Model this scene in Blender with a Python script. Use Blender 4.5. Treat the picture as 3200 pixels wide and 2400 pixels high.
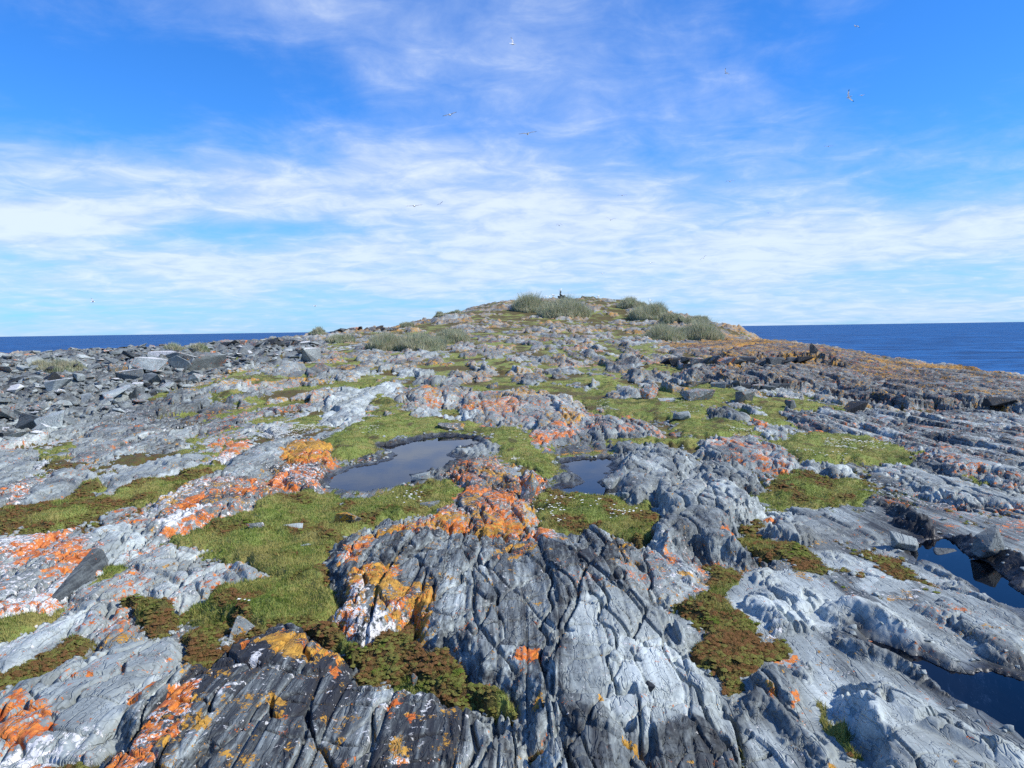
import bpy, bmesh, math, random
import numpy as np
from mathutils import Vector, Matrix, Euler

# ------------------------------------------------------------------ scene, camera, world, sun
scene = bpy.context.scene
for o in list(bpy.data.objects):
    bpy.data.objects.remove(o)
COL = scene.collection
R = math.radians

EYE = 1.65
FW, FH = 2212.0, 1659.0                 # units in which image positions are noted below
FPX = 1609.0                            # focal length in those units
PITCH, ROLL = R(4.21), R(-0.83)
cam_d = bpy.data.cameras.new('camera')
cam = bpy.data.objects.new('camera', cam_d)
COL.objects.link(cam)
scene.camera = cam
cam_d.sensor_width = 36.0
cam_d.lens = 36.0 * FPX / FW
cam_d.clip_start = 0.05
cam_d.clip_end = 90000
CAM_ROT = Matrix.Rotation(R(90) - PITCH, 3, 'X') @ Matrix.Rotation(ROLL, 3, 'Z')
cam.matrix_world = Matrix.Translation((0, 0, EYE)) @ CAM_ROT.to_4x4()

SUN_AZ = R(104)                         # clockwise from the view direction (+Y)
SUN_EL = R(43)
to_sun = Vector((math.sin(SUN_AZ) * math.cos(SUN_EL), math.cos(SUN_AZ) * math.cos(SUN_EL), math.sin(SUN_EL)))
sun_d = bpy.data.lights.new('sun', 'SUN')
sun_d.energy = 5.0
sun_d.angle = R(0.53)
sun_d.color = (1.0, 0.955, 0.89)
sun = bpy.data.objects.new('sun', sun_d)
COL.objects.link(sun)
sun.rotation_euler = to_sun.to_track_quat('Z', 'Y').to_euler()
sun.location = (30, -10, 40)

vs = scene.view_settings
vs.view_transform = 'Standard'
vs.look = 'None'
vs.exposure = 0.22
vs.gamma = 1.0
vs.use_curve_mapping = False
scene.cycles.max_bounces = 5
scene.cycles.diffuse_bounces = 2
scene.cycles.glossy_bounces = 3
scene.cycles.transparent_max_bounces = 6
scene.cycles.use_adaptive_sampling = True
scene.cycles.adaptive_threshold = 0.015
scene.cycles.use_denoising = False


class NT:
    """small helper to write node trees"""
    def __init__(self, tree):
        self.t = tree
        self.n = tree.nodes
        self.l = tree.links

    def node(self, kind, ins=None, **kw):
        nd = self.n.new(kind)
        for k, v in kw.items():
            setattr(nd, k, v)
        for k, v in (ins or {}).items():
            s = nd.inputs[k]
            if isinstance(v, bpy.types.NodeSocket):
                self.l.new(v, s)
            else:
                s.default_value = v
        return nd

    def m(self, op, a, b=None, c=None, clamp=False):
        nd = self.n.new('ShaderNodeMath')
        nd.operation = op
        nd.use_clamp = clamp
        for i, v in enumerate((a, b, c)):
            if v is None:
                continue
            if isinstance(v, bpy.types.NodeSocket):
                self.l.new(v, nd.inputs[i])
            else:
                nd.inputs[i].default_value = v
        return nd.outputs[0]

    def vm(self, op, a, b=None):
        nd = self.n.new('ShaderNodeVectorMath')
        nd.operation = op
        for i, v in enumerate((a, b)):
            if v is None:
                continue
            if isinstance(v, bpy.types.NodeSocket):
                self.l.new(v, nd.inputs[i])
            else:
                nd.inputs[i].default_value = v
        return nd.outputs[0]

    def mix(self, f, a, b, blend='MIX'):
        nd = self.n.new('ShaderNodeMix')
        nd.data_type = 'RGBA'
        nd.blend_type = blend
        for s, v in ((nd.inputs[0], f), (nd.inputs[6], a), (nd.inputs[7], b)):
            if isinstance(v, bpy.types.NodeSocket):
                self.l.new(v, s)
            elif isinstance(v, (int, float)):
                s.default_value = v
            else:
                s.default_value = (*v, 1.0) if len(v) == 3 else v
        return nd.outputs[2]

    def noise(self, vec, scale, detail=4.0, rough=0.55, dist=0.0):
        nd = self.node('ShaderNodeTexNoise', {'Scale': scale, 'Detail': detail, 'Roughness': rough, 'Distortion': dist})
        self.l.new(vec, nd.inputs['Vector'])
        return nd.outputs['Fac']

    def sstep(self, v, lo, hi):
        nd = self.n.new('ShaderNodeMapRange')
        nd.interpolation_type = 'SMOOTHSTEP'
        for i, x in enumerate((v, lo, hi, 0.0, 1.0)):
            if isinstance(x, bpy.types.NodeSocket):
                self.l.new(x, nd.inputs[i])
            else:
                nd.inputs[i].default_value = x
        return nd.outputs[0]


# ---- sky: Nishita with high thin cloud on a flat layer far above
world = bpy.data.worlds.new('World')
scene.world = world
world.use_nodes = True
W = NT(world.node_tree)
W.n.clear()
sky = W.node('ShaderNodeTexSky', sky_type='NISHITA', sun_disc=False, sun_elevation=SUN_EL, sun_rotation=SUN_AZ,
             altitude=0.0, air_density=1.0, dust_density=0.3, ozone_density=2.5)
tc = W.node('ShaderNodeTexCoord')
D = W.vm('NORMALIZE', tc.outputs['Generated'])
sx = W.node('ShaderNodeSeparateXYZ', {0: D})
dx, dy, dz = sx.outputs
el = W.m('MAXIMUM', dz, 0.0)
# colour of the clear air: deeper blue overhead, pale at the horizon
pale = W.m('POWER', W.m('SUBTRACT', 1.0, W.m('MULTIPLY', el, 1.0)), 9.0)
clear = W.mix(1.0, sky.outputs[0], (0.30, 0.96, 1.85), 'MULTIPLY')
clear = W.mix(W.m('MULTIPLY', pale, 0.55), clear, (3.6, 6.0, 8.4))
den = W.m('ADD', el, 0.13)
px = W.m('DIVIDE', dx, den)
py = W.m('DIVIDE', dy, den)
P = W.node('ShaderNodeCombineXYZ', {0: px, 1: py, 2: 0.0}).outputs[0]
P2 = W.vm('MULTIPLY', P, (1.0, 0.8, 1.0))
n1 = W.noise(P2, 0.95, 8, 0.60, 0.5)
n2 = W.noise(W.vm('ADD', P2, (7.3, 2.1, 0.0)), 0.17, 4, 0.5, 0.3)
n3 = W.noise(W.vm('MULTIPLY', P, (1.0, 1.1, 1.0)), 4.2, 6, 0.62, 0.5)
# where the banks lie, as directions: X to the right, Z up, per unit forward
fy = W.m('MAXIMUM', dy, 0.05)
X = W.m('DIVIDE', dx, fy)
Z = W.m('DIVIDE', dz, fy)


def bank(x, z, rx, rz, amp):
    a = W.m('DIVIDE', W.m('SUBTRACT', X, x), rx)
    b = W.m('DIVIDE', W.m('SUBTRACT', Z, z), rz)
    r2 = W.m('ADD', W.m('MULTIPLY', a, a), W.m('MULTIPLY', b, b))
    return W.m('MULTIPLY', W.m('EXPONENT', W.m('MULTIPLY', r2, -1.0)), amp)


def dirxz(vx, vy):
    v = CAM_ROT @ Vector((vx - FW / 2, FH / 2 - vy, -FPX))
    return v.x / v.y, v.z / v.y


cover = W.m('ADD', W.m('MULTIPLY', W.m('SUBTRACT', n1, 0.5), 1.25), W.m('MULTIPLY', W.m('SUBTRACT', n2, 0.5), 0.55))
cover = W.m('ADD', cover, W.m('MULTIPLY', W.m('SUBTRACT', n3, 0.5), 0.52))
# general cover: thicker low down
cover = W.m('ADD', cover, W.m('MULTIPLY', W.sstep(el, 0.26, 0.06), 0.30))
cover = W.m('ADD', cover, 0.02)
BANKS = [
    (70, 480, 240, 40, 0.75), (120, 380, 420, 70, 0.20), (650, 400, 330, 70, 0.20), (1150, 430, 420, 110, 0.34),
    (1700, 540, 520, 110, 0.30), (2180, 470, 160, 90, 0.26), (1000, 130, 420, 120, 0.13), (640, 20, 200, 70, 0.20),
    (1650, 230, 380, 110, 0.22), (500, 590, 700, 60, 0.20), (420, 495, 150, 28, -0.34), (680, 500, 160, 26, -0.26),
    (350, 190, 420, 95, -0.22), (2050, 160, 330, 170, -0.16), (2000, 400, 190, 45, -0.26), (180, 680, 420, 32, -0.10),
    (850, 250, 120, 50, -0.12), (1400, 380, 150, 30, -0.06)]
for vx, vy, rx, rz, amp in BANKS:
    bx_, bz_ = dirxz(vx, vy)
    cover = W.m('ADD', cover, bank(bx_, bz_, rx / FPX, rz / FPX, amp))
mask = W.sstep(cover, -0.14, 0.62)
mask = W.m('MULTIPLY', mask, 0.86)
shade = W.sstep(W.m('ADD', cover, W.m('MULTIPLY', W.m('SUBTRACT', n3, 0.5), 1.3)), 0.1, 0.95)
ccol = W.mix(shade, (4.8, 6.0, 8.8), (7.8, 8.5, 9.3))
ccol = W.mix(W.m('MULTIPLY', pale, 0.6), ccol, (5.6, 7.0, 9.0))
skycol = W.mix(mask, clear, ccol)
bg = W.node('ShaderNodeBackground', {'Color': skycol, 'Strength': 0.10})
out = W.node('ShaderNodeOutputWorld', {'Surface': bg.outputs[0]})

# ------------------------------------------------------------------ noise on arrays
rng = np.random.default_rng(7)
_P = np.tile(rng.permutation(256).astype(np.int32), 3)
_A = rng.uniform(0, 2 * np.pi, 256).astype(np.float32)
_GX, _GY = np.cos(_A), np.sin(_A)
_RV = rng.uniform(0, 1, (256, 4)).astype(np.float32)


def perlin(x, y, s=0):
    x = np.asarray(x, np.float32) + np.float32(s * 17.31)
    y = np.asarray(y, np.float32) + np.float32(s * 9.73)
    xi = np.floor(x); yi = np.floor(y)
    xf = x - xi; yf = y - yi
    xi = xi.astype(np.int32) & 255; yi = yi.astype(np.int32) & 255
    u = xf * xf * xf * (xf * (xf * 6 - 15) + 10)
    v = yf * yf * yf * (yf * (yf * 6 - 15) + 10)

    def g(a, b, fx, fy):
        h = _P[_P[a] + b]
        return _GX[h] * fx + _GY[h] * fy
    n00 = g(xi, yi, xf, yf); n10 = g(xi + 1, yi, xf - 1, yf)
    n01 = g(xi, yi + 1, xf, yf - 1); n11 = g(xi + 1, yi + 1, xf - 1, yf - 1)
    a = n00 + u * (n10 - n00); b = n01 + u * (n11 - n01)
    return (a + v * (b - a)) * 1.5


def fbm(x, y, o=4, s=0, gain=0.5):
    r = 0; a = 1.0
    for i in range(o):
        r = r + a * perlin(x * 2 ** i, y * 2 ** i, s + i * 3)
        a *= gain
    return r


def worley(x, y, s=0, jit=0.85):
    """returns edge distance F2-F1, four random values of the cell, offset to the cell's centre"""
    x = np.asarray(x, np.float32) + np.float32(s * 31.7)
    y = np.asarray(y, np.float32) + np.float32(s * 13.1)
    xi = np.floor(x).astype(np.int32); yi = np.floor(y).astype(np.int32)
    f1 = np.full(x.shape, 9, np.float32); f2 = f1.copy()
    hid = np.zeros(x.shape, np.int32); ox = np.zeros(x.shape, np.float32); oy = ox.copy()
    for i in (-1, 0, 1):
        for j in (-1, 0, 1):
            cx = xi + i; cy = yi + j
            h = _P[_P[cx & 255] + (cy & 255)]
            ddx = cx + 0.5 + (_RV[h, 0] - 0.5) * jit - x
            ddy = cy + 0.5 + (_RV[h, 1] - 0.5) * jit - y
            d = np.sqrt(ddx * ddx + ddy * ddy)
            near = d < f1
            f2 = np.where(near, f1, np.minimum(f2, d))
            f1 = np.where(near, d, f1)
            hid = np.where(near, h, hid); ox = np.where(near, ddx, ox); oy = np.where(near, ddy, oy)
    return f2 - f1, _RV[(hid * 7 + 3) & 255], ox, oy


def ss(a, b, x):
    t = np.clip((x - a) / (b - a), 0, 1)
    return t * t * (3 - 2 * t)


# ------------------------------------------------------------------ camera rays
CR3 = np.array(CAM_ROT)


def ray(vx, vy):
    v = CR3 @ np.array([vx - FW / 2, FH / 2 - vy, -FPX])
    return v[0] / v[1], v[2] / v[1]      # x and z per unit of depth


# ------------------------------------------------------------------ lie of the land
def zat(vx, vy, d):
    return EYE + d * ray(vx, vy)[1]


ctrl = []
for vx, vy, d in [
        (0, 768, 40), (350, 752, 45), (500, 742, 50), (600, 730, 58), (700, 720, 66), (800, 712, 72), (890, 704, 78), (980, 678, 95), (1060, 660, 110),
        (1120, 650, 118), (1210, 646, 122), (1340, 650, 118), (1420, 664, 110), (1480, 690, 100), (1540, 704, 90), (1600, 714, 75),
        (1700, 738, 50), (1800, 752, 42), (1950, 778, 34), (2100, 800, 29), (2212, 820, 26), (2400, 850, 23),
        (700, 790, 28), (700, 760, 38), (700, 738, 50), (1130, 850, 18), (1130, 800, 26), (1130, 760, 36), (1130, 740, 46), (1130, 715, 62), (1130, 683, 88),
        (1350, 800, 26), (1350, 760, 36), (1350, 722, 60), (1350, 690, 86), (900, 850, 18), (900, 800, 26), (900, 748, 42), (900, 724, 58), (500, 770, 34), (500, 800, 26), (500, 850, 18),
        (0, 800, 28), (0, 850, 20), (0, 950, 11.5), (250, 800, 28), (250, 850, 20), (1600, 760, 34), (1600, 800, 25), (1600, 850, 18), (1500, 735, 60), (1900, 830, 24), (1900, 870, 18),
        (2212, 870, 18), (2212, 960, 11)]:
    ctrl.append((ray(vx, vy)[0], d, zat(vx, vy, d)))
for t, y, z in [(-1.15, 40, .6), (-1.15, 20, .3), (-1.15, 60, -2), (-1.15, 120, -12), (-.69, 58, -1.5), (-.69, 85, -8), (-.69, 170, -16), (-.47, 66, -1.0), (-.47, 95, -8), (-.47, 170, -16),
                (-.34, 80, -1.5), (-.34, 120, -9), (-.25, 95, -1.0), (-.25, 130, -8), (-.25, 180, -16), (-.13, 110, 1.0), (-.13, 160, -6), (-.08, 150, 3.0), (0, 160, 4.5), (.06, 165, 4.0), (.15, 160, 3.0), (.2, 150, 1.0),
                (.25, 130, -3), (.28, 120, -5), (.31, 110, -5), (.31, 170, -14), (.37, 75, -1.5), (.37, 110, -9), (.43, 60, -1.8), (.43, 95, -9), (.55, 50, -2.4), (.55, 80, -9), (.69, 38, -2.2), (.69, 60, -8), (.69, 170, -18),
                (1.15, 12, -.4), (1.15, 20, -1.2), (1.15, 32, -4), (1.15, 60, -10), (1.15, 170, -20)]:
    ctrl.append((t, y, z))
for t in (-1.15, -.7, -.35, 0, .35, .7, 1.15):
    ctrl += [(t, .8, 0), (t, 2.5, -.02), (t, 5, -.04 - .08 * max(t, 0)), (t, 8, -.06 - .15 * max(t, 0) + .1 * max(-t, 0))]
ctrl = np.array(ctrl, np.float64)


def _k(r2):
    return 0.5 * r2 * np.log(r2 + 1e-9)


def _uv(t, y):
    return t * 2.2, np.log(y)


cu, cv = _uv(ctrl[:, 0], ctrl[:, 1])
K = _k((cu[:, None] - cu) ** 2 + (cv[:, None] - cv) ** 2) + np.eye(len(cu)) * 2e-3
Q = np.stack([np.ones_like(cu), cu, cv], 1)
Mx = np.block([[K, Q], [Q.T, np.zeros((3, 3))]])
sol = np.linalg.solve(Mx, np.r_[ctrl[:, 2], 0, 0, 0])
wk, wq = sol[:-3].astype(np.float32), sol[-3:].astype(np.float32)


def base_eval(t, y):
    u, v = _uv(np.asarray(t, np.float32), np.asarray(y, np.float32))
    z = wq[0] + wq[1] * u + wq[2] * v
    for a, b, c in zip(cu.astype(np.float32), cv.astype(np.float32), wk):
        z = z + c * _k((u - a) ** 2 + (v - b) ** 2)
    return z


# grid: columns of constant x/y, rows of growing depth
tin = np.linspace(-0.74, 0.74, 800)
tout = 0.74 + np.cumsum(np.linspace(0.0022, 0.014, 50))
TT = np.r_[-tout[::-1], tin, tout].astype(np.float32)
q = np.linspace(0, 1, 1210)
lny = np.interp(q, [0, .06, .50, .80, 1.0], np.log([1.0, 2.2, 9.0, 32.0, 180.0]))
lny = np.convolve(np.r_[[lny[0]] * 12, lny, [lny[-1]] * 12], np.ones(25) / 25, 'valid')
YY = np.exp(lny).astype(np.float32)
NT_, NY = len(TT), len(YY)
gt, gy = np.meshgrid(TT, YY)
gx = gt * gy
# smooth base evaluated coarsely and interpolated
ct = np.linspace(TT[0], TT[-1], 260); cl = np.linspace(lny[0], lny[-1], 260)
cz = base_eval(*np.meshgrid(ct, np.exp(cl)))


def bil(table, a, b, va, vb):
    """table[row b, col a], regular axes a and b"""
    fa = np.clip((va - a[0]) / (a[-1] - a[0]) * (len(a) - 1), 0, len(a) - 1.001)
    fb = np.clip((vb - b[0]) / (b[-1] - b[0]) * (len(b) - 1), 0, len(b) - 1.001)
    ia = fa.astype(int); ib = fb.astype(int); fa = fa - ia; fb = fb - ib
    return (table[ib, ia] * (1 - fa) * (1 - fb) + table[ib, ia + 1] * fa * (1 - fb) + table[ib + 1, ia] * (1 - fa) * fb + table[ib + 1, ia + 1] * fa * fb)


BASE = bil(cz, ct, cl, gt.astype(np.float64), np.log(gy).astype(np.float64)).astype(np.float32)


def basez(x, y):
    x = np.asarray(x, float); y = np.asarray(y, float)
    return bil(cz, ct, cl, x / y, np.log(y))


_ys = np.exp(np.linspace(np.log(1.05), np.log(170), 2600))


def at(vx, vy, off=0.0):
    """the point of the land (raised by off) that an image position looks at"""
    rt, rz = ray(vx, vy)
    zb = bil(cz, ct, cl, np.full_like(_ys, rt), np.log(_ys)) + off
    hit = np.nonzero(EYE + rz * _ys < zb)[0]
    if len(hit):
        y = _ys[hit[0]]
    else:
        y = _ys[np.argmin(EYE + rz * _ys - zb)]
    return rt * y, y


# image crops from which outlines were noted: origin and scale, in photograph pixels
CRP = {'V': (0, 0, 1 / .69125), 1: (0, 1700, .4973), 2: (1000, 1600, .5425), 3: (2100, 1500, .5424), 4: (0, 1200, .4973), 5: (900, 1200, .5877),
       6: (2000, 1150, .5425), 7: (0, 950, .4973), 8: (900, 850, .6781), 9: (2200, 950, .4521), 10: (2300, 1800, .4069), 11: (0, 1400, .36166)}


def toV(c, x, y):
    x0, y0, s = CRP[c]
    return (x0 + x * s) * .69125, (y0 + y * s) * .69125


def poly(c, pts, off=0.0):
    return np.array([at(*toV(c, *p), off) for p in pts])


def sdf(P, px, py):
    """signed distance to a polygon, positive inside"""
    d = np.full(px.shape, 1e9, np.float32); ins = np.zeros(px.shape, bool)
    n = len(P)
    for i in range(n):
        ax, ay = P[i]; bx, by = P[(i + 1) % n]
        ex, ey = bx - ax, by - ay
        wx, wy = px - ax, py - ay
        t = np.clip((wx * ex + wy * ey) / (ex * ex + ey * ey + 1e-12), 0, 1)
        ddx, ddy = wx - ex * t, wy - ey * t
        d = np.minimum(d, ddx * ddx + ddy * ddy)
        c = (ay > py) != (by > py)
        with np.errstate(divide='ignore', invalid='ignore'):
            xs = ex * (py - ay) / (by - ay if abs(by - ay) > 1e-12 else 1e-12) + ax
        ins ^= c & (px < xs)
    return np.sqrt(d) * np.where(ins, 1, -1)


# outlines wander a little
near_f = gy
wob = 0.012 * gy ** 0.9
wpx = gx + wob * 1.25 * fbm(gx * 3.4, gy * 2.5, 5, 5, .65)
wpy = gy + wob * 2.4 * fbm(gx * 3.4, gy * 2.5, 5, 11, .65)


def region(Pw, margin):
    """boolean box of grid points near a polygon"""
    lo = Pw.min(0) - margin; hi = Pw.max(0) + margin
    r0 = max(0, np.searchsorted(YY, lo[1]) - 1); r1 = min(NY, np.searchsorted(YY, hi[1]) + 1)
    ymin = max(lo[1], 0.6)
    tl = min(lo[0] / ymin, lo[0] / hi[1]); th = max(hi[0] / ymin, hi[0] / hi[1])
    c0 = max(0, np.searchsorted(TT, tl) - 1); c1 = min(NT_, np.searchsorted(TT, th) + 1)
    return slice(r0, r1), slice(c0, c1)


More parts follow.
